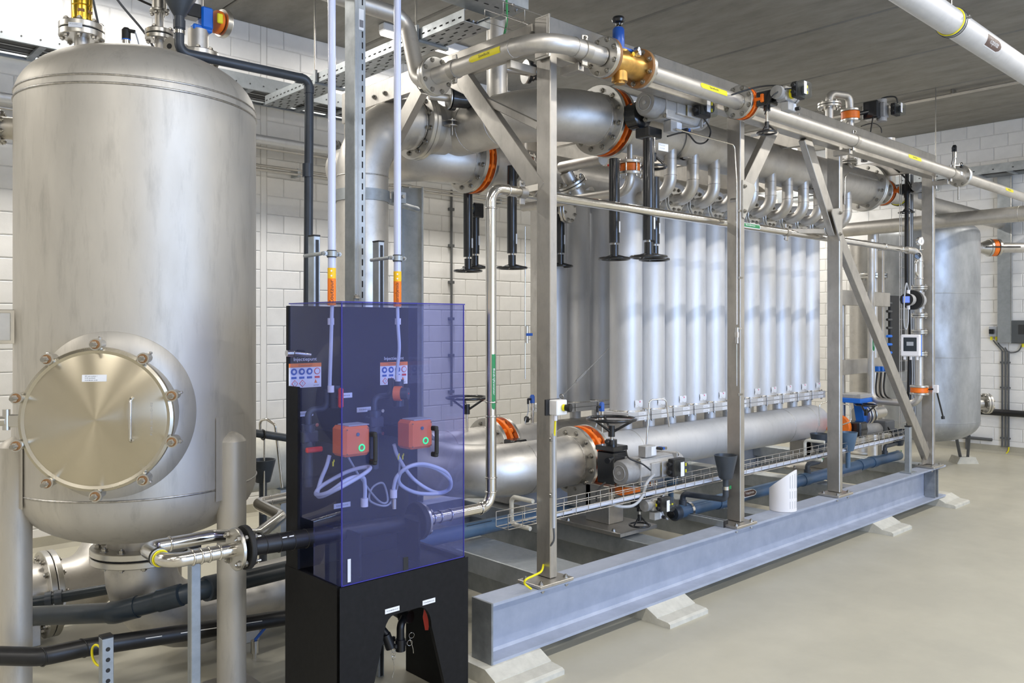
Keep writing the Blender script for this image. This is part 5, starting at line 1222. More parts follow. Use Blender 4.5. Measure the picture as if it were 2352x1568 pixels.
part('tube', MB().cyl((wx - .08, 1.2, a.z), (wx - .08, 4.1, a.z), .042, n=16), 'pe', t)
for y in (2.2, 3.2): part('bracket', MB().box((wx, y, a.z), (.06, .03, .1)), 'galv', t)
a = at(2300, 1040, X=wx); t = thing('wall_pipe', 'thin grey pipe low along the right wall above the skirting', 'pipe', (wx, 3.8, .1)); part('tube', MB().cyl((wx - .01, 3.6, .17), (wx - .01, 6, .17), .02, n=10), 'conduit', t)
for y in (3.9, 4.4, 5.4): part('bracket', MB().box((wx, y, .12), (.03, .03, .2)), 'conduit', t)
t = thing('hanger_rod', 'thin vertical rod hanging from the ceiling behind the far rack end', 'rod', (8.6, 3.6, 3)); a = at(2149, 300, Y=3.5); part('rod', MB().cyl((a.x, 3.5, UZ + .09), (a.x, 3.5, ZC), .006, n=6), 'bolt', t); part('nut', MB().cyl((a.x, 3.5, UZ + .1), (a.x, 3.5, UZ + .12), .012, n=6), 'bolt', t)
# ---------------------------------------------------------------- flow metering line beside the last post
t = thing('metering_pipe', 'steel pipe stack with flanges beside the last rack post', 'pipe', (7.8, 2.98, .9)); x, y = 7.8, 2.985
part('tube', MB().sweep(fillet([(7.68, 3.05, BZ), (7.8, y, BZ), (x, y, .93), (x, 3.42, .93), (x, 3.42, 2.45)], .09), .032, 20), 'steel', t)
def zat(v): return at(2113, v, Y=y).z
for v in (661, 724, 762, 812): fpair(t, (x, y, zat(v)), ez, .068, .014, 4, .009, .004)
for v in (574, 600, 640): part('press_joint', MB().torus((x, y, zat(v)), ez, .034, .005, 20, 6), 'bright', t)
part('bypass', MB().sweep(fillet([(x - .03, y, zat(600)), (x - .08, y, zat(600)), (x - .08, y, zat(628)), (x - .03, y, zat(634))], .03), .011, 10), 'bright', t)
part('knob', MB().lathe((x - .13, y - .03, zat(590)), (-.7, -.7, 0), [(0, .01), (.006, .03), (.02, .03), (.024, 0)], 7), 'black', t); part('stem', MB().cyl((x - .02, y, zat(590)), (x - .13, y - .03, zat(590)), .009, n=8), 'bright', t)
part('bracket', MB().box((x + .05, y, zat(610)), (.06, .03, .03), .003).box((x + .05, y, zat(868)), (.06, .03, .03), .003), 'frame_steel', t)
pipe_label(t, (x, 3.42, at(2005, 780, X=x).z), -ez, (-.5, -1, 0), .032, .21, .024, 'green', 'Bedrijfswater', 'ink_white', .13, 1, th=.015, edge='white')
g = V((x - .06, y - .03, zat(556))); gg = part('gauge', MB().lathe(g, (-.35, -1, 0), [(-.015, 0), (-.015, .038), (.012, .038), (.014, .033)], 24), 'bright', t); part('gauge_face', MB().cyl(g + V((-.35, -1, 0)).normalized() * .009, g + V((-.35, -1, 0)).normalized() * .0125, .0335, n=24), 'white', gg); part('needle', MB().bar(g + V((-.006, -.015, -.014)), g + V((.003, -.015, .018)), .001, .003), 'ink', gg); part('stem', MB().cyl(g, g - ez * .07, .007, n=8), 'bright', gg)
t = thing('flow_meter', 'round black and grey flow meter with a blue display', 'flow meter', (x, y, zat(690)))
c = V((x, y, zat(690))); d = V((-.72, -.69, 0)).normalized(); d = V((-.9, -.1, 0)).normalized()
part('body', MB().cyl(c + d * .03, c + d * .17, .07, n=28).sweep([c - ez * .075, c + ez * .075], .042, 20), 'actuator', t); part('collar', MB().cyl(c + d * .17, c + d * .23, .086, n=28), 'black_matt', t)
part('neck', MB().cyl(c + d * .23, c + d * .29, .04, n=20), 'black_matt', t); h = part('head', MB().cyl(c + d * .29, c + d * .39, .052, n=24), 'actuator', t); part('head_rim', MB().cyl(c + d * .39, c + d * .4, .054, n=24), 'black_matt', h); part('display', MB().box(c + d * .401, (.002, .055, .055), 0, d, d.cross(ez), ez), 'screen_blue', h)
part('label_sticker', MB().box(c + d * .07 - ey * .064, (.03, .002, .022)), 'label', t)
for sg in (1, -1): part('cable_gland', MB().cyl(c + d * .34 + ez * sg * .05, c + d * .34 + ez * sg * .085, .014, n=10), 'white_plastic', h)
part('cable', MB().sweep(spline([c + d * .34 - ez * .085, c + d * .35 - ez * .2, c + d * .41 - ez * .26, c + d * .47 - ez * .2, c + d * .46 + ez * .0, c + d * .4 + ez * .14, c + d * .34 + ez * .09]), .006, 6), 'cable_grey', t)
p = at(2092, 793, Y=2.93); t = thing('flow_transmitter', 'white transmitter box with dark display and blue side beside the last post', 'transmitter', p)
bx_ = V((.2, -.98, 0)); by_ = V((.98, .2, 0)); part('housing', MB().box(p, (.155, .07, .19), .008, bx_, by_, ez), 'white_plastic', t); part('side_cover', MB().box(p + by_ * .045, (.16, .022, .185), .003, bx_, by_, ez), 'blue_bright', t); f = part('front_field', MB().box(p - by_ * .0355 + ez * .01, (.105, .002, .12), 0, bx_, by_, ez), 'screen', t); part('display', MB().box(p - by_ * .037 + ez * .015, (.055, .001, .034), 0, bx_, by_, ez), 'cable_grey', f)
for k in range(3): part('cable_gland', MB().cyl(p + bx_ * (-.05 + .05 * k) - ez * .095, p + bx_ * (-.05 + .05 * k) - ez * .125, .012, n=10), 'white_plastic', t)
part('bracket', MB().box(p + by_ * .08 - bx_ * .02, (.03, .06, .05), .002, bx_, by_, ez), 'blue_bright', t)
t = thing('lever_valve', 'orange wafer valve with black lever at the foot of the last post', 'valve', (x, y, zat(897)))
part('valve_body', MB().disc((x, y, zat(895)), ez, .075, .045, 24), 'orange', t)
for s_ in (-1, 1): part('flange', MB().disc((x, y, zat(895) + s_ * .033), ez, .08, .018, 24), 'machined', t)
e = at(2150, 893, Y=2.84); part('stem', MB().cyl((x, y, zat(895)), V((x, y, zat(895))).lerp(e, .55), .016, n=12), 'orange', t); part('spindle', MB().cyl((x, y, zat(895)), e, .008, n=8), 'black', t); part('indicator_plate', MB().box(e, (.03, .04, .07), .004), 'white_plastic', t); part('lever', MB().bar(e, e + V((.02, -.05, -.24)), .02, .014), 'black', t); part('knob', MB().cyl(e + V((.02, -.05, -.24)), e + V((.021, -.052, -.265)), .016, n=10), 'black', t)
# blue gear valve, dark valve positioner behind the third and last post
p = at(1968, 915, Y=3.5); t = thing('actuated_valve', 'blue gear operated valve with grey lid behind the third post', 'valve', p - ez * .25)
part('lid', MB().box(p + V((0, 0, .03)), (.27, .2, .04), .005), 'actuator', t); part('drive_housing', MB().box(p + V((0, 0, -.01)), (.28, .2, .045), .006), 'blue_bright', t); handwheel(t, p + V((-.03, -.1, -.05)), ez, .09, .009, .07)
part('yoke', MB().prism([(-.06, 0), (.06, 0), (.12, -.2), (.03, -.27), (-.03, -.1)], p + V((.07, 0, -.03)), ex, ez, .08), 'blue_bright', t); q = p + V((.2, .02, -.17)); part('body', MB().disc(q, ex, .1, .05, 24).disc(q + ex * .07, ex, .1, .025, 24).disc(q - ex * .07, ex, .1, .025, 24).cyl(q, q + ex * .4, .055, n=20), 'machined', t)
p = at(1965, 985, Y=3.4); t = thing('actuated_valve', 'orange valve with black drive and dark control box low behind the third post', 'valve', p - ez * .1)
part('valve_body', MB().disc(p + V((-.12, .1, .02)), ex, .11, .05, 24), 'orange', t); part('gearbox', MB().box(p, (.14, .16, .14), .012), 'black', t); part('drive', MB().cyl(p + V((.1, -.02, -.01)), p + V((.33, -.06, -.02)), .055, n=20), 'actuator_dark', t); part('control_box', MB().box(p + V((.42, -.08, .0)), (.2, .12, .11), .01), 'conduit', t)
part('cable', MB().sweep(spline([p + V((.36, -.14, 0)), p + V((.42, -.16, -.08)), p + V((.44, -.16, -.15)), p + V((.38, -.1, -.2))]), .006, 6), 'cable_black', t)
# cable riser between third and last post
a = at(2086, 600, Y=3.25); t = thing('cable_bundle', 'thick black cable bundle climbing a wire ladder near the last post', 'cable', (a.x, 3.25, .7))
part('sleeve', MB().sweep(spline([(a.x - .03, 3.25, 3.15), (a.x - .035, 3.25, 2.6), (a.x - .03, 3.25, 2.0), (a.x + .05, 3.25, 1.7), (a.x + .02, 3.25, 1.0), (a.x, 3.25, .6)]), .02, 10), 'cable_black', t)
for k in range(4): part('cable', MB().sweep(spline([(a.x + .03 + .018 * k, 3.24, 3.1), (a.x + .03 + .02 * k, 3.24, 2.0), (a.x + .02 + .02 * k, 3.22, 1.2), (a.x + .02 * k, 3.2, .62)]), .006, 6), ('cable_grey', 'cable_black', 'cable_grey', 'conduit')[k], t)
for dx in (-.1, -.06, .09): part('ladder_wire', MB().cyl((a.x + dx, 3.29, .62), (a.x + dx, 3.29, 3.1), .004, n=6), 'wire', t)
for k in range(24): part('ladder_rung', MB().cyl((a.x - .1, 3.29, .7 + .1 * k), (a.x + .09, 3.29, .7 + .1 * k), .003, n=5), 'wire', t)
# black tubing panel with blue connectors
a = at(2050, 790, Y=3.62); t = thing('pneumatic_panel', 'black panel with tubing and a row of blue push connectors behind the last brace', 'panel', a)
part('panel', MB().box((a.x + .1, 3.62, 1.55), (.36, .03, .8), .004), 'black_matt', t)
for k in range(9): q = V((a.x - .08, 3.6, 1.87 - k * .085)); part('push_connector', MB().cyl(q, q - ex * .1, .014, n=8), 'blue_bright' if k > 3 else 'black', t)
for k in range(3): part('push_connector', MB().box(at(2015 + 9 * k, 847, Y=3.5), (.04, .045, .05), .006), 'blue_bright', t); part('air_tube', MB().sweep(spline([at(2015 + 9 * k, 855, Y=3.5), at(2012 + 9 * k, 890, Y=3.5), at(2016 + 10 * k, 910, Y=3.48), at(2035 + 12 * k, 922, Y=3.46)]), .009, 6), 'cable_black', t)
# two shaded steel pipes and small services behind
for u, r, lab in ((1976, .13, 'wide shaded vertical steel pipe behind the third post'), (2006, .06, 'thin vertical steel pipe right of the wide shaded one behind the third post')):
    a = at(u, 700, Y=4.75 if r > .1 else 4.1); t = thing('standpipe', lab, 'pipe', (a.x, a.y, 0)); part('tube', MB().cyl((a.x, a.y, .02), (a.x, a.y, 2.72), r, n=24), 'steel', t)
    if r < .1: fpair(t, (a.x, a.y, 2.2), ez, .15, .025, 8, .013); 
    part('foot_flange', MB().disc((a.x, a.y, .02), ez, r + .05, .03), 'steel', t)
a = at(1890, 640, Y=6.7); t = thing('wall_cabinet', 'plain grey cabinet against the back wall between the far posts', 'cabinet', (a.x + .1, 6.6, 1.0)); part('body', MB().box((a.x + .1, 6.62, 1.7), (.5, .25, 1.1), .006), 'actuator', t); part('door', MB().box((a.x + .1, 6.485, 1.7), (.46, .02, 1.06), .004), 'cable_grey', t)
# vent piece and actuator over the rack top
p = at(1905, 245, Y=3.5); t = thing('vent_pipe', 'small steel swan neck with flanges rising above the rack top', 'pipe', (p.x, 3.5, UZ + .1)); e = at(1940, 250, Y=3.42)
tube(t, [(p.x, 3.5, UZ + .1), (p.x, 3.5, p.z + .12), (p.x + .22, 3.42, p.z + .12), (p.x + .24, 3.42, p.z - .02)], .034, .06); fpair(t, (p.x, 3.5, p.z + .01), ez, .1, .02, 8, .01)
for dz in (0, .09): part('flange', MB().disc((p.x + .24, 3.42, p.z - .1 + dz), ez, .085, .02, 24), 'machined', t)
part('lower_tube', MB().cyl((p.x + .24, 3.42, p.z - .1), (p.x + .24, 3.42, UZ + .1), .034, n=16), 'steel', t)
t = thing('actuated_valve', 'orange vent valve with black actuator standing above the rack top', 'valve', (p.x + .24, 3.42, p.z - .1)); part('valve_body', MB().disc((p.x + .24, 3.42, p.z - .055), ez, .08, .066, 24), 'orange', t)
q = V((p.x + .42, 3.3, p.z)); part('stem', MB().cyl((p.x + .24, 3.42, p.z - .055), q, .02, n=10), 'black', t); part('gearbox', MB().box(q, (.1, .14, .16), .01), 'black', t); part('actuator_body', MB().cyl(q + V((.06, -.06, -.1)), q + V((.06, -.06, .1)), .045, n=18).box(q + V((.06, -.06, 0)), (.1, .09, .13), .006), 'actuator_dark', t); indicator(t, q + V((.12, -.18, .0)), .95)
part('cable', MB().sweep(spline([q + V((-.1, -.02, -.28)), q + V((-.04, -.03, -.05)), q + V((.05, -.05, .1)), q + V((.12, -.15, .12)), q + V((.14, -.17, .06))]), .007, 6), 'cable_black', t)
p = at(1985, 352, Y=3.45); t = thing('solenoid_valve', 'small blue actuator and clamp flanges behind the long air pipe', 'valve', p); part('housing', MB().box(p, (.18, .08, .06), .01), 'blue_bright', t); part('gearbox', MB().cyl(p - ez * .03, p - ez * .08, .03, n=14), 'black', t)
a = at(1951, 372, Y=3.4); part('pipe', MB().cyl((a.x, 3.4, 3.0), (a.x, 3.4, 3.35), .028, n=16), 'steel', t); fpair(t, (a.x, 3.4, a.z), ez, .065, .018, 4, .01)
# ---------------------------------------------------------------- drains and cable basket at skid level
t = thing('drain_pipe', 'long blue grey plastic drain pipe lying inside the front of the skid', 'pipe', (6.3, 3.25, .36))
part('tube', MB().cyl((4.5, 3.25, .416), (8.0, 3.25, .416), .045, n=24), 'pvc_blue', t)
part('end_cap', MB().lathe((4.5, 3.25, .416), -ex, [(0, .052), (.04, .052), (.05, .044), (.052, 0)], 20), 'pvc', t); part('star_knob', MB().lathe((4.445, 3.25, .416), -ex, [(0, .012), (.006, .03), (.02, .03), (.024, 0)], 7), 'black', t)
for x in (4.95, 5.95, 6.15, 7.15, 7.4): part('socket', MB().cyl((x, 3.25, .416), (x + .09, 3.25, .416), .051, n=24), 'pvc_blue', t)
pipe_label(t, (5.32, 3.25, .416), ex, (-.2, -1, .5), .045, .16, .04, 'label_brown', 'Vuilspoelwater', 'ink_white', .11, 1, th=.025, edge='white')
for x in (4.62, 5.12): part('pipe_clamp', MB().lathe((x, 3.25, .416), ex, [(-.012, .046), (-.012, .052), (.012, .052), (.012, .046)], 20), 'bright', t)
t = thing('drain_pipe', 'blue grey plastic pipe passing behind the cabinet and the nearest post', 'pipe', (3.2, 3.82, .36)); part('tube', MB().cyl((2.2, 3.82, .416), (4.6, 3.82, .416), .045, n=24), 'pvc_blue', t)
part('print_mark', MB().box((3.25, 3.79, .452), (.2, .001, .004)), 'ink', t)
def funnel(x, y, ztop, lab, to=None, mat='pvc'):
    t = thing('drain_funnel', lab, 'funnel', (x, y, ztop - .3), 'plastic drain funnels')
    part('cone', MB().lathe((x, y, ztop), ez, [(-.155, .018), (-.15, .04), (-.14, .045), (-.02, .07), (0, .074), (0, .069), (-.02, .066), (-.13, .04)], 28), mat, t)
    pts = [(x, y, ztop - .14), (x, y, ztop - .29)]
    if to: pts = [(x, y, ztop - .14), (x, y, to[2]), (to[0], to[1], to[2]), (to[0], to[1], .45)]
    part('stem', MB().sweep(fillet(pts, .03), .019, 14), mat, t)
    if to:
        part('tee', MB().cyl((to[0], to[1], .44), (to[0], to[1], .49), .026, n=14), mat, t); part('hose_clamp', MB().cyl((x, y, ztop - .2), (x, y, ztop - .222), .023, n=14), 'bright', t); part('clamp_key', MB().box((x + .035, y - .01, ztop - .21), (.02, .008, .022), .002), 'green', t)
funnel(4.61, 2.955, .815, 'dark grey plastic funnel in front of the second post', (4.56, 3.25, .53))
funnel(4.66, 3.42, .70, 'blue grey plastic funnel half hidden behind the small lower actuator', None, 'pvc_blue')
a = at(1890, 1030, Y=3.22); funnel(a.x, 3.25, .76, 'dark funnel left of the third post above the drain pipe', (a.x - .2, 3.25, .53))
a = at(1940, 1000, Y=3.06); funnel(a.x + .06, 3.06, .78, 'dark funnel half hidden right of the third post', None, 'pvc_blue')
a = at(2056, 1005, Y=3.28); funnel(a.x, 3.25, .66, 'dark funnel near the last post above the drain pipe end', (a.x - .3, 3.25, .53))
t = thing('cross_strut', 'short galvanised channel with black end cap lying across the skid beside the second post', 'support', (4.6, 3.2, .36)); part('channel', MB().box((4.585, 3.22, .381), (.045, .56, .041), .002), 'galv', t); part('end_cap', MB().box((4.585, 2.938, .381), (.047, .006, .043), .001), 'black_matt', t); part('slot', MB().box((4.585, 3.22, .402), (.014, .55, .001)), 'black_matt', t)
a = at(2086, 1080, Z=.38); t = thing('strut_post', 'short galvanised upright on the skid near the last post', 'support', (a.x, a.y, .36)); part('channel', MB().box((a.x, a.y, .56), (.045, .045, .4), .002), 'galv', t); part('end_cap', MB().box((a.x, a.y, .765), (.047, .047, .01)), 'black_matt', t); part('foot_plate', MB().box((a.x, a.y, .366), (.12, .1, .01)), 'galv', t)
# wire basket tray
t = thing('wire_basket', 'steel wire basket cable tray running along the lower rack behind the posts', 'cable tray', (5.3, 3.09, .62)); TX0, TX1, TZ = 2.8, 7.8, .625
for y, z in ((3.045, TZ), (3.09, TZ), (3.135, TZ), (3.045, TZ + .035), (3.045, TZ + .075), (3.135, TZ + .035), (3.135, TZ + .075)): part('long_wire', MB().cyl((TX0, y, z), (TX1, y, z), .0024, n=6), 'wire', t)
for i in range(51):
    xx = TX0 + i * .1; part('cross_wire', MB().sweep([(xx, 3.045, TZ + .075), (xx, 3.045, TZ), (xx, 3.135, TZ), (xx, 3.135, TZ + .075)], .0024, 6), 'wire', t)
for k in range(4): part('cable', MB().sweep(spline([(3.1 + .2 * k + j * .75, 3.062 + .016 * k + .004 * math.sin(j * 2 + k), TZ + .012 + .005 * (k % 2)) for j in range(7)]), .008, 8), ('hose', 'hose', 'cable_grey', 'cable_black')[k], t)
for x in (2.93, 6.03): part('hook_bracket', MB().sweep(fillet([(x, 3.0, TZ + .13), (x, 3.16, TZ + .13), (x, 3.16, TZ - .012), (x, 3.02, TZ - .012)], .03), .012, 8), 'plinth', t)
# small actuated valve with handwheel below the basket
a = at(1466, 1152, Y=3.2); a.z = .57; t = thing('actuated_valve', 'small lower drain valve with grey actuator and black handwheel near the skid cross beam', 'valve', (a.x, 3.2, .42))
part('valve_body', MB().disc((a.x + .02, 3.3, a.z + .05), ez, .08, .05, 24), 'orange', t)
for s_ in (-1, 1): part('flange', MB().disc((a.x + .02, 3.3, a.z + .05 + s_ * .034), ez, .08, .016, 24), 'machined', t)
small_actuator(t, (a.x, 3.19, a.z), -1, .9, 1, .062, .165)
# sampling tubes
def bent(pts, r, lab, matk='bright', R=.03):
    return single('sample_tube', MB().sweep(fillet(pts, R), r, 10), matk, lab, 'tube')
bent([at(1481, 1070, Y=3.42), at(1492, 918, Y=3.42), at(1530, 916, Y=3.36), at(1537, 980, Y=3.36)], .0055, 'bent steel sampling tube hooked over the lower header near the first vessels')
bent([at(1882, 978, Y=3.45), at(1882, 928, Y=3.45), at(1900, 922, Y=3.42), at(1953, 930, Y=3.3), at(1955, 968, Y=3.3), at(1935, 975, Y=3.3)], .0055, 'bent steel tube loop at the end of the lower header by the third post')
bent([at(1552, 296, Y=3.0), at(1687, 333, Y=2.93), at(1692, 420, Y=2.915), at(1692, 745, Y=2.915)], .005, 'thin steel tube from the upper actuator down the second post')
bent([at(1692, 790, Y=2.915), at(1692, 886, Y=2.915)], .003, 'short thin tube end below the cock on the second post')
bent([at(1940, 470, Y=2.93), at(1941, 405, Y=2.93), at(1950, 396, Y=2.95), at(2017, 414, Y=3.3)], .005, 'thin steel tube looping from the third post to the header flange')
bent([at(1206, 520, Y=4.3), at(1206, 870, Y=4.3)], .004, 'thin vertical tube with blue cock left of the nearest post')
p = at(1693, 770, Y=2.905); t = thing('needle_cock', 'small steel cock on the thin tube of the second post', 'valve', p); part('body', MB().cyl(p - ez * .05, p + ez * .05, .01, n=8).cyl(p - ez * .012, p + ez * .02, .016, n=6), 'bright', t); part('lever', MB().box(p + V((.012, -.012, .045)), (.03, .01, .01)), 'bright', t)
for z in (1.2, 1.95, 2.38): single('tube_clip', MB().box((4.70, 2.905, z), (.05, .01, .016), .002), 'bolt', {1.2: 'lowest tube clip on the second post', 1.95: 'middle tube clip on the second post', 2.38: 'top tube clip on the second post'}[z], 'clip', 'tube clips on the second post')
p = at(1210, 768, Y=4.28); t = thing('needle_cock', 'small blue handled cock on the thin tube left of the nearest post', 'valve', p); part('body', MB().cyl(p - ez * .06, p + ez * .06, .012, n=8), 'bright', t); part('lever', MB().box(p + V((.01, -.015, 0)), (.06, .012, .02), .002), 'blue', t)
# emergency stop on the first post
p = at(1282, 935, Y=2.87); t = thing('emergency_stop', 'white push button box with black button on the nearest post', 'switch', p - ez * .04); part('housing', MB().box(p, (.075, .055, .075), .004), 'white', t); part('back_plate', MB().box(p + V((-.012, .03, 0)), (.1, .012, .08), .002), 'black_matt', t)
part('ring', MB().cyl(p + V((.005, -.028, 0)), p + V((.01, -.038, 0)), .017, n=16), 'yellow', t); part('button', MB().lathe(p + V((.01, -.036, 0)), (.35, -1, 0), [(0, .015), (.012, .017), (.025, .021), (.034, .02), (.036, 0)], 20), 'black_matt', t); part('cable_gland', MB().cyl(p + V((-.02, 0, -.038)), p + V((-.02, 0, -.065)), .01, n=10), 'white_plastic', t)
part('conduit', MB().cyl(p + V((-.02, .012, -.13)), p + V((-.02, .012, -.6)), .0085, n=10), 'cable_grey', t); part('cable', MB().sweep([p + V((-.02, 0, -.06)), p + V((-.02, .006, -.14))], .005, 6), 'yellow', t); part('tail', MB().sweep(spline([p + V((-.02, .012, -.6)), p + V((-.018, .012, -.66)), p + V((-.02, .04, -.7))]), .0055, 6), 'conduit', t)
for dz in (-.16, -.44): part('clip', MB().box(p + V((-.022, .018, dz)), (.035, .012, .018), .002), 'bolt', t)
# earthing lead
a = at(1248, 1297, Y=2.95); single('earth_lead', MB().sweep(spline([a, at(1243, 1312, Y=2.9), at(1225, 1322, Y=2.87), at(1209, 1330, Y=2.86), at(1205, 1340, Y=2.87), at(1220, 1352, Z=.372)]), .0055, 8), 'yellow', 'yellow green earthing lead between the nearest post and the skid beam', 'cable')
# white slotted pipe piece
x, y = 5.31, 2.945; t = thing('slotted_pipe_piece', 'white slotted plastic pipe piece with slanted top standing on the skid beam', 'pipe piece', (x, y, .36)); R = .092; n = 40
def topz(a): return .36 + .215 + .072 * math.cos(a - math.atan2(-.78, .15))
vs = []; m = MB()
for ring in range(2):
    for k in range(n): a = 2 * math.pi * k / n; vs.append((x + R * math.cos(a), y + R * math.sin(a), .362 if ring == 0 else topz(a)))
inn = [(x + R * .93 * math.cos(2 * math.pi * k / n), y + R * .93 * math.sin(2 * math.pi * k / n), topz(2 * math.pi * k / n)) for k in range(n)]; inb = [(a, b, .362) for a, b, c in inn]
m.add(vs, [(k, (k + 1) % n, n + (k + 1) % n, n + k) for k in range(n)], True); m.add(vs[n:] + inn, [(k, (k + 1) % n, n + (k + 1) % n, n + k) for k in range(n)]); m.add(inn + inb, [(k, (k + 1) % n, n + (k + 1) % n, n + k) for k in range(n)], True)
part('shell', m, 'white_plastic', t)
for k in range(9):
    a = math.radians(-120 + k * 12)
    for z0, z1 in ((.385, .435), (.455, .505), (.525, topz(a) - .02)):
        if z1 > z0 + .01: d = V((math.cos(a), math.sin(a), 0)); part('slot', MB().box(V((x, y, (z0 + z1) / 2)) + d * (R - .0006), (.003, .0025, z1 - z0), 0, d, ez.cross(d), ez), 'cable_grey', t)
# tie with turnbuckle
a, b = at(1290, 910, Y=3.02), at(1398, 800, Y=3.75); t = thing('tie_wire', 'thin tie wire with turnbuckle behind the nearest post', 'wire', a); part('wire', MB().cyl(a, b, .003, n=6), 'bolt', t)
for sg in (-1, 1): part('turnbuckle', MB().cyl(a.lerp(b, .25) + ez * sg * .006, a.lerp(b, .45) + ez * sg * .006, .003, n=6), 'bolt', t)
part('hook', MB().torus(a, (1, 0, .3), .012, .003, 16, 6), 'bolt', t)
# cables of the two big actuators
def cab(pts, lab, r=.005, m='cable_black'): return single('cable', MB().sweep(spline(pts, 8), r, 8), m, lab, 'cable')
U = lambda u, v, Y: at(u, v, Y=Y)
cab([U(1533, 313, 3.0), U(1575, 305, 3.0), U(1600, 328, 3.0), U(1622, 325, 3.0), U(1632, 300, 3.0), U(1615, 268, 2.98), U(1612, 255, 2.95)], 'black cable looped under the upper big actuator')
cab([U(1618, 245, 2.96), U(1625, 270, 2.98), U(1605, 292, 3.02), U(1565, 296, 3.05)], 'grey cable curving under the upper indicator box', .007, 'cable_grey')
cab([U(1502, 1090, 3.14), U(1485, 1110, 3.08), U(1475, 1140, 3.05), U(1455, 1160, 3.05), U(1425, 1163, 3.06), U(1398, 1155, 3.09)], 'thick grey cable drooping from the lower indicator box into the basket', .009, 'cable_grey')
cab([U(1438, 1034, 3.2), U(1445, 1052, 3.17), U(1475, 1065, 3.13), U(1495, 1080, 3.1)], 'thin black cable over the lower big actuator')
cab([U(1390, 1108, 3.2), U(1372, 1125, 3.15), U(1370, 1150, 3.1)], 'black cable below the lower gearbox')
cab([U(1527, 1128, 3.1), U(1520, 1150, 3.05), U(1522, 1180, 3.04), U(1533, 1192, 3.1)], 'grey cable in front of the small lower actuator', .006, 'cable_grey')
cab([U(1680, 218, 2.7), U(1740, 200, 2.6), U(1790, 197, 2.5), U(1815, 210, 2.45)], 'black cable over the small orange air valve')
cab([U(1757, 262, 2.6), U(1770, 225, 2.5), U(1800, 205, 2.45), U(1830, 205, 2.4)], 'thin cable to the small air valve indicator', .004)
cab([U(2045, 380, 3.2), U(2065, 395, 3.2), U(2085, 415, 3.15), U(2093, 430, 3.1)], 'dark cable to the valve at the far end of the header', .008)
cab([U(1978, 290, 3.3), U(2005, 283, 3.3), U(2022, 292, 3.3), U(2025, 305, 3.3)], 'black cable arch on the rack top')
# ---------------------------------------------------------------- services on the back wall
t = thing('cable_ladder', 'galvanised cable ladder along the back wall behind the tank', 'cable tray', (4.4, 6.48, 3.53))
for y in (6.28, 6.7): part('side_rail', MB().box((4.4, y, 3.59), (13.4, .006, .115), .001).box((4.4, y + (.01 if y < 6.5 else -.01), 3.535), (13.4, .02, .004)), 'galv', t)
for i in range(44): part('rung', MB().box((-2.1 + i * .3, 6.49, 3.548), (.045, .42, .022), .003), 'galv', t)
for k in range(14): part('cable', MB().cyl((-2.2, 6.31 + .027 * k, 3.572), (11, 6.31 + .027 * k, 3.572), .012, n=6), ('conduit', 'cable_black', 'cable_grey', 'cable_black', 'conduit')[k % 5], t)
for i in range(52): part('rail_hole', MB().cyl((.9 + i * .115, 6.2765, 3.575), (.9 + i * .115, 6.2755, 3.575), .006, n=8), 'hole_shade', t)
for i in range(7): part('wall_bracket', MB().box((-1.5 + i * 2, 6.52, 3.515), (.04, .5, .03), .003), 'galv', t)
t = thing('perforated_tray', 'galvanised slotted cable tray crossing under the ceiling towards the rack', 'cable tray', (3.2, 5, 3.42))
ty0, ty1 = 3.75, 6.28
part('tray_floor', MB().box((3.2, (ty0 + ty1) / 2, 3.432), (.2, ty1 - ty0, .003)), 'galv', t)
for x in (3.1, 3.3): part('side_rail', MB().box((x, (ty0 + ty1) / 2, 3.465), (.003, ty1 - ty0, .068)).box((x + .006 * (1 if x < 3.2 else -1), (ty0 + ty1) / 2, 3.5), (.014, ty1 - ty0, .006), .001), 'galv', t)
slot = bpy.data.meshes.new('slot')
for i in range(42):
    yy = ty0 + .04 + i * .06
    part('slot', MB().box((3.098, yy, 3.46), (.0012, .028, .009), 0), 'hole_shade', t)
for i in range(36):
    yy = ty0 + .05 + i * .07
    for x in (3.135, 3.2, 3.265): part('slot', MB().box((x + (.012 if i % 2 else -.012), yy, 3.43), (.01, .035, .0012)), 'hole_shade', t)
for k in range(3): part('cable', MB().sweep([(3.14 + .03 * k, ty0, 3.445), (3.14 + .03 * k, ty1, 3.445)], .008, 6), ('cable_black', 'cable_grey', 'conduit')[k], t)
for y in (4.2, 5.45): 
    h = part('tray_hanger', MB().box((3.2, y, 3.422), (.26, .035, .02), .003).box((3.085, y, 3.47), (.02, .035, .1), .003), 'galv', t); part('threaded_rod', MB().cyl((3.08, y, 3.44), (3.08, y, ZC), .005, n=6), 'bolt', h)
t = thing('perforated_tray', 'short galvanised tray stub at the top edge above the rack corner', 'cable tray', (3.1, 3.6, 3.5))
part('tray_floor', MB().box((3.1, 3.62, 3.5), (.56, .24, .003)), 'galv', t)
for y in (3.5, 3.74): part('side_rail', MB().box((3.1, y, 3.535), (.56, .003, .07)), 'galv', t)
part('end_plate', MB().box((3.38, 3.62, 3.535), (.003, .24, .07)), 'galv', t); bolt(t, (3.25, 3.5, 3.498), -ez, .01); bolt(t, (3.33, 3.55, 3.498), -ez, .01)
for i in range(6): part('slot', MB().box((2.9 + i * .08, 3.6, 3.4978), (.035, .01, .001)), 'hole_shade', t)
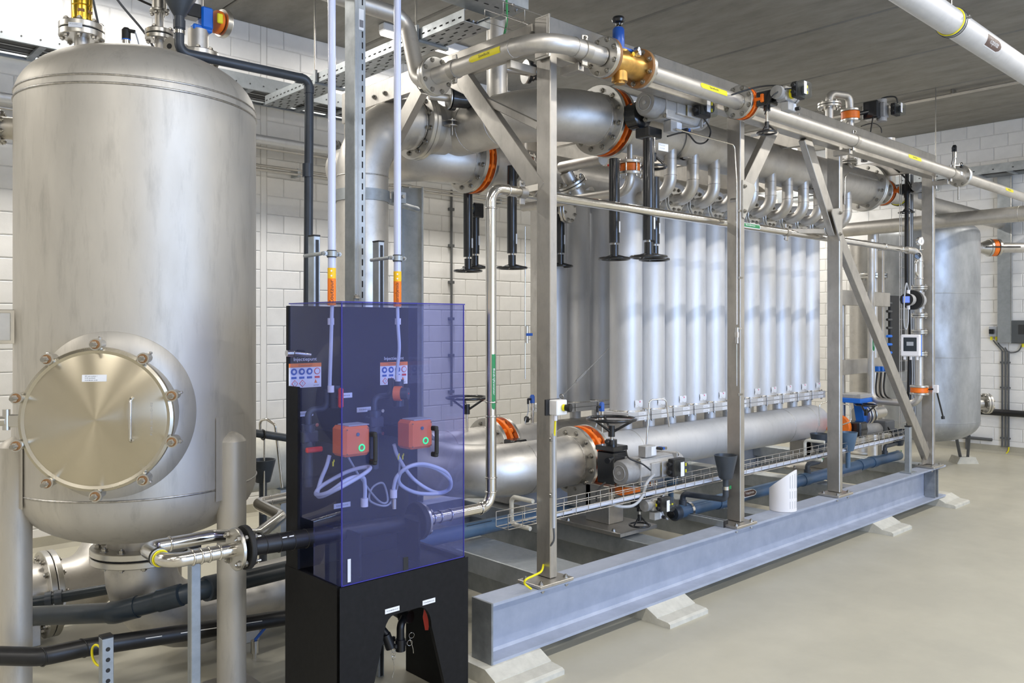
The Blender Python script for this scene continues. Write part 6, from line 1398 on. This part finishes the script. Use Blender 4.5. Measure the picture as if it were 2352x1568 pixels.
# pipes along the back wall
t = thing('wall_pipe', 'pale steel pipe with end flange along the back wall right of the tank', 'pipe', (2, 6.55, 3.17)); part('tube', MB().cyl((-2.5, 6.55, 3.21), (4.05, 6.55, 3.21), .038, n=20), 'vessel', t); fpair(t, (3.91, 6.55, 3.21), ex, .1, .02, 8, .01)
part('drop', MB().sweep(fillet([(3.95, 6.55, 3.21), (4.3, 6.55, 3.21), (4.3, 6.55, 2.2)], .12), .038, 16), 'vessel', t)
t = thing('wall_pipe', 'thin steel tube just under the pale pipe on the back wall', 'pipe', (2, 6.6, 3.14)); part('tube', MB().cyl((-2.5, 6.6, 3.15), (3.95, 6.6, 3.15), .011, n=10), 'steel', t)
t = thing('wall_pipe', 'pair of thin steel tubes along the back wall at valve height', 'pipe', (3, 6.65, 2.97))
for z in (2.975, 3.01): part('tube', MB().cyl((-2.5, 6.65, z), (6.6, 6.65, z), .012, n=10), 'steel', t)
for i in range(6): part('clip', MB().box((i * 1.2, 6.7, 2.99), (.03, .12, .07)), 'galv', t)
a = at(1037, 600, Y=6.75); t = thing('wall_conduit', 'grey vertical conduit with clips on the back wall behind the cabinet', 'conduit', (a.x, 6.75, .8)); part('tube', MB().cyl((a.x, 6.75, .8), (a.x, 6.75, 3.05), .013, n=10), 'conduit', t)
for i in range(6): part('clip', MB().box((a.x, 6.755, .95 + .38 * i), (.07, .03, .03), .003), 'conduit', t)
a = at(1942, 700, Y=6.74); t = thing('wall_conduit', 'grey vertical conduit on the back wall seen between the far posts', 'conduit', (a.x, 6.74, .6)); part('tube', MB().cyl((a.x, 6.74, .5), (a.x, 6.74, 2.6), .018, n=10), 'conduit', t)
for i in range(5): part('clip', MB().box((a.x, 6.75, .8 + .38 * i), (.07, .03, .03), .003), 'conduit', t)
# wire basket on the rack top
t = thing('wire_basket', 'thin wire cable basket on top of the rack behind the front beam', 'cable tray', (5.4, 3.15, 3.2))
for y, z in ((3.06, 3.2), (3.06, 3.26), (3.2, 3.2), (3.2, 3.26)): part('long_wire', MB().cyl((2.78, y, z), (7.85, y, z), .002, n=5), 'wire', t)
for i in range(34): xx = 2.78 + i * .15; part('cross_wire', MB().sweep([(xx, 3.06, 3.26), (xx, 3.06, 3.2), (xx, 3.2, 3.2), (xx, 3.2, 3.26)], .002, 5), 'wire', t)
single('earth_lead', MB().sweep(spline([(2.95, 3.3, 3.72), (2.98, 3.27, 3.5), (2.99, 3.26, 3.3), (2.98, 3.27, 3.2)]), .006, 8), 'green', 'green yellow earthing lead hanging down onto the rack corner', 'cable')
# items inside the rack top
a = at(1142, 180, Y=4.25); t = thing('vent_riser', 'vertical steel pipe with black plastic unions rising from the manifold', 'pipe', (a.x, a.y, UZ)); part('tube', MB().cyl((a.x, a.y, UZ), (a.x, a.y, 3.75), .072, n=28), 'steel', t)
z = at(1190, 172, Y=4.25).z; part('stub', MB().cyl((a.x, a.y - .02, z), (a.x + .22, a.y - .1, z), .026, n=16), 'steel', t)
d = V((.94, -.34, 0)); b = V((a.x, a.y - .02, z)) + d * .2
part('union_flange', MB().disc(b, d, .085, .012, 24), 'machined', t); u_ = part('union', MB().lathe(b, d, [(.006, .08), (.03, .08), (.034, .06), (.06, .06), (.064, .052), (.12, .05), (.13, .035), (.2, .035)], 20), 'black', t); ring_bolts(u_, b + d * .03, d, .07, 4, .01)
a2 = at(1055, 228, Y=4.1); t = thing('plastic_union', 'black plastic pipe union between steel stubs below the air pipe flange', 'pipe fitting', a2); d = V((.94, -.34, 0)); part('union', MB().lathe(a2, d, [(-.06, .0), (-.06, .075), (-.03, .075), (-.028, .055), (.06, .055), (.062, .048), (.14, .046), (.14, 0)], 20), 'black', t)
part('union_flange', MB().disc(a2 + d * .15, d, .07, .012, 20).disc(a2 - d * .07, d, .07, .012, 20), 'machined', t); part('stub', MB().cyl(a2 + d * .15, a2 + d * .4, .024, n=14), 'steel', t); part('stub', MB().cyl(a2 - d * .07, a2 - d * .2, .024, n=14), 'steel', t)
# small drain bends with orange sight valves under the upper headers
def dbend(u, v, Y, lab, L):
    p = at(u, v, Y=Y); t = thing('drain_bend', lab, 'pipe', (p.x, Y, p.z - .2), 'drain bends under the headers')
    part('nipple', MB().cyl((p.x, Y, p.z + .04), (p.x, Y, p.z + .15), .02, n=14), 'steel', t); part('valve_body', MB().disc((p.x, Y, p.z), ez, .062, .05, 24), 'orange', t)
    for s_ in (-1, 1): part('flange', MB().disc((p.x, Y, p.z + s_ * .036), ez, .078, .02, 24), 'machined', t)
    for k in range(6): aa = k * math.pi / 3 + .3; part('tie_bolt', MB().cyl((p.x + .066 * math.cos(aa), Y + .066 * math.sin(aa), p.z - .06), (p.x + .066 * math.cos(aa), Y + .066 * math.sin(aa), p.z + .06), .006, n=6), 'bright', t)
    tube(t, [(p.x, Y, p.z - .04), (p.x, Y, p.z - .15), (p.x, Y + L, p.z - .15)], .031, .09)
    return p
dbend(1447, 386, 3.4, 'steel drain bend with orange sight valve under the upper front header', 1.0)
dbend(1205, 372, 4.3, 'steel drain bend with orange sight valve left of the nearest post', .5)
t = thing('equalising_pipe', 'steel branch pipe with sloping flanges between the vessel tops behind the nearest post', 'pipe', (4.3, 4.2, 2.5)); a, b = at(1290, 385, Y=4.2), at(1385, 365, Y=3.75)
part('tube', MB().cyl(a, b, .042, n=20), 'steel', t); c = at(1300, 395, Y=4.15); d = V((.55, -.1, -.8)).normalized(); part('branch', MB().cyl(c, c + d * .22, .05, n=20), 'steel', t); fpair(t, c + d * .1, d, .105, .02, 8, .011); c = at(1303, 480, Y=4.2); fpair(t, c, (.3, -1, 0), .105, .02, 8, .011)
for u, v in ((1338, 395), (1398, 390)): p = at(u, v, Y=4.45); q = thing('bleed_valve', {1338: 'red bleed cock on a domed vessel top behind the header', 1398: 'right red bleed cock behind the header'}[u], 'valve', p); part('cap', MB().lathe((p.x, p.y, p.z - .06), ez, [(-.1, .1), (-.03, .095), (0, .07), (.01, .03), (.08, .028), (.08, 0)], 24), 'steel', q); part('lever', MB().box(p + V((0, -.02, .03)), (.06, .03, .025), .006), 'red', q)
# between tank and cabinet
p = at(604, 1055, Y=4.35); t = thing('drain_funnel', 'dark plastic funnel between the tank and the cabinet', 'funnel', (p.x, p.y, p.z - .5)); part('cone', MB().lathe(p, ez, [(-.13, .02), (-.125, .04), (-.02, .066), (0, .07), (0, .065), (-.12, .035)], 24), 'pvc', t); part('stem', MB().cyl(p - ez * .12, p - ez * .75, .022, n=14), 'pvc', t)
bent([at(598, 990, Y=4.5), at(597, 965, Y=4.5), at(612, 962, Y=4.45), at(632, 975, Y=4.4), at(648, 1120, Y=4.4)], .008, 'bent steel tube hooked beside the tank, above the funnel', 'bright', .03)
t = thing('plastic_pipe', 'grey plastic pipe in a clamp running from the tank to behind the cabinet', 'pipe', at(600, 1000, Y=4.3)); part('tube', MB().cyl(at(570, 992, Y=4.3), at(690, 1010, Y=4.3), .022, n=16), 'pvc', t); part('pipe_clamp', MB().torus(at(604, 998, Y=4.3), ex, .026, .006, 20, 6), 'black', t); q = at(607, 1000, Y=4.3); part('support_rod', MB().cyl(q, q - ez * .35, .005, n=6), 'bright', t)
t = thing('header_tank', 'stained pale horizontal drum behind the funnel beside the tank', 'drum', at(640, 1150, Y=4.95)); a = at(640, 1060, Y=4.95); part('drum', MB().cyl((a.x - .5, 4.95, a.z), (a.x + .45, 4.95, a.z), .17, n=32), 'plinth', t); part('saddle', MB().box((a.x, 4.95, (a.z - .16) / 2), (.1, .25, a.z - .16)), 'galv', t)
p = at(585, 1470, D=4.1); t = thing('ball_valve', 'small floor valve with blue lever handle right of the tank leg', 'valve', p); part('body', MB().cyl(p - ez * .06, p + ez * .0, .02, n=12), 'bright', t); part('lever', MB().bar(p, p + V((.05, -.02, .06)), .008, .014), 'blue', t); part('stem', MB().cyl((p.x, p.y, 0), p - ez * .05, .012, n=10), 'bright', t)
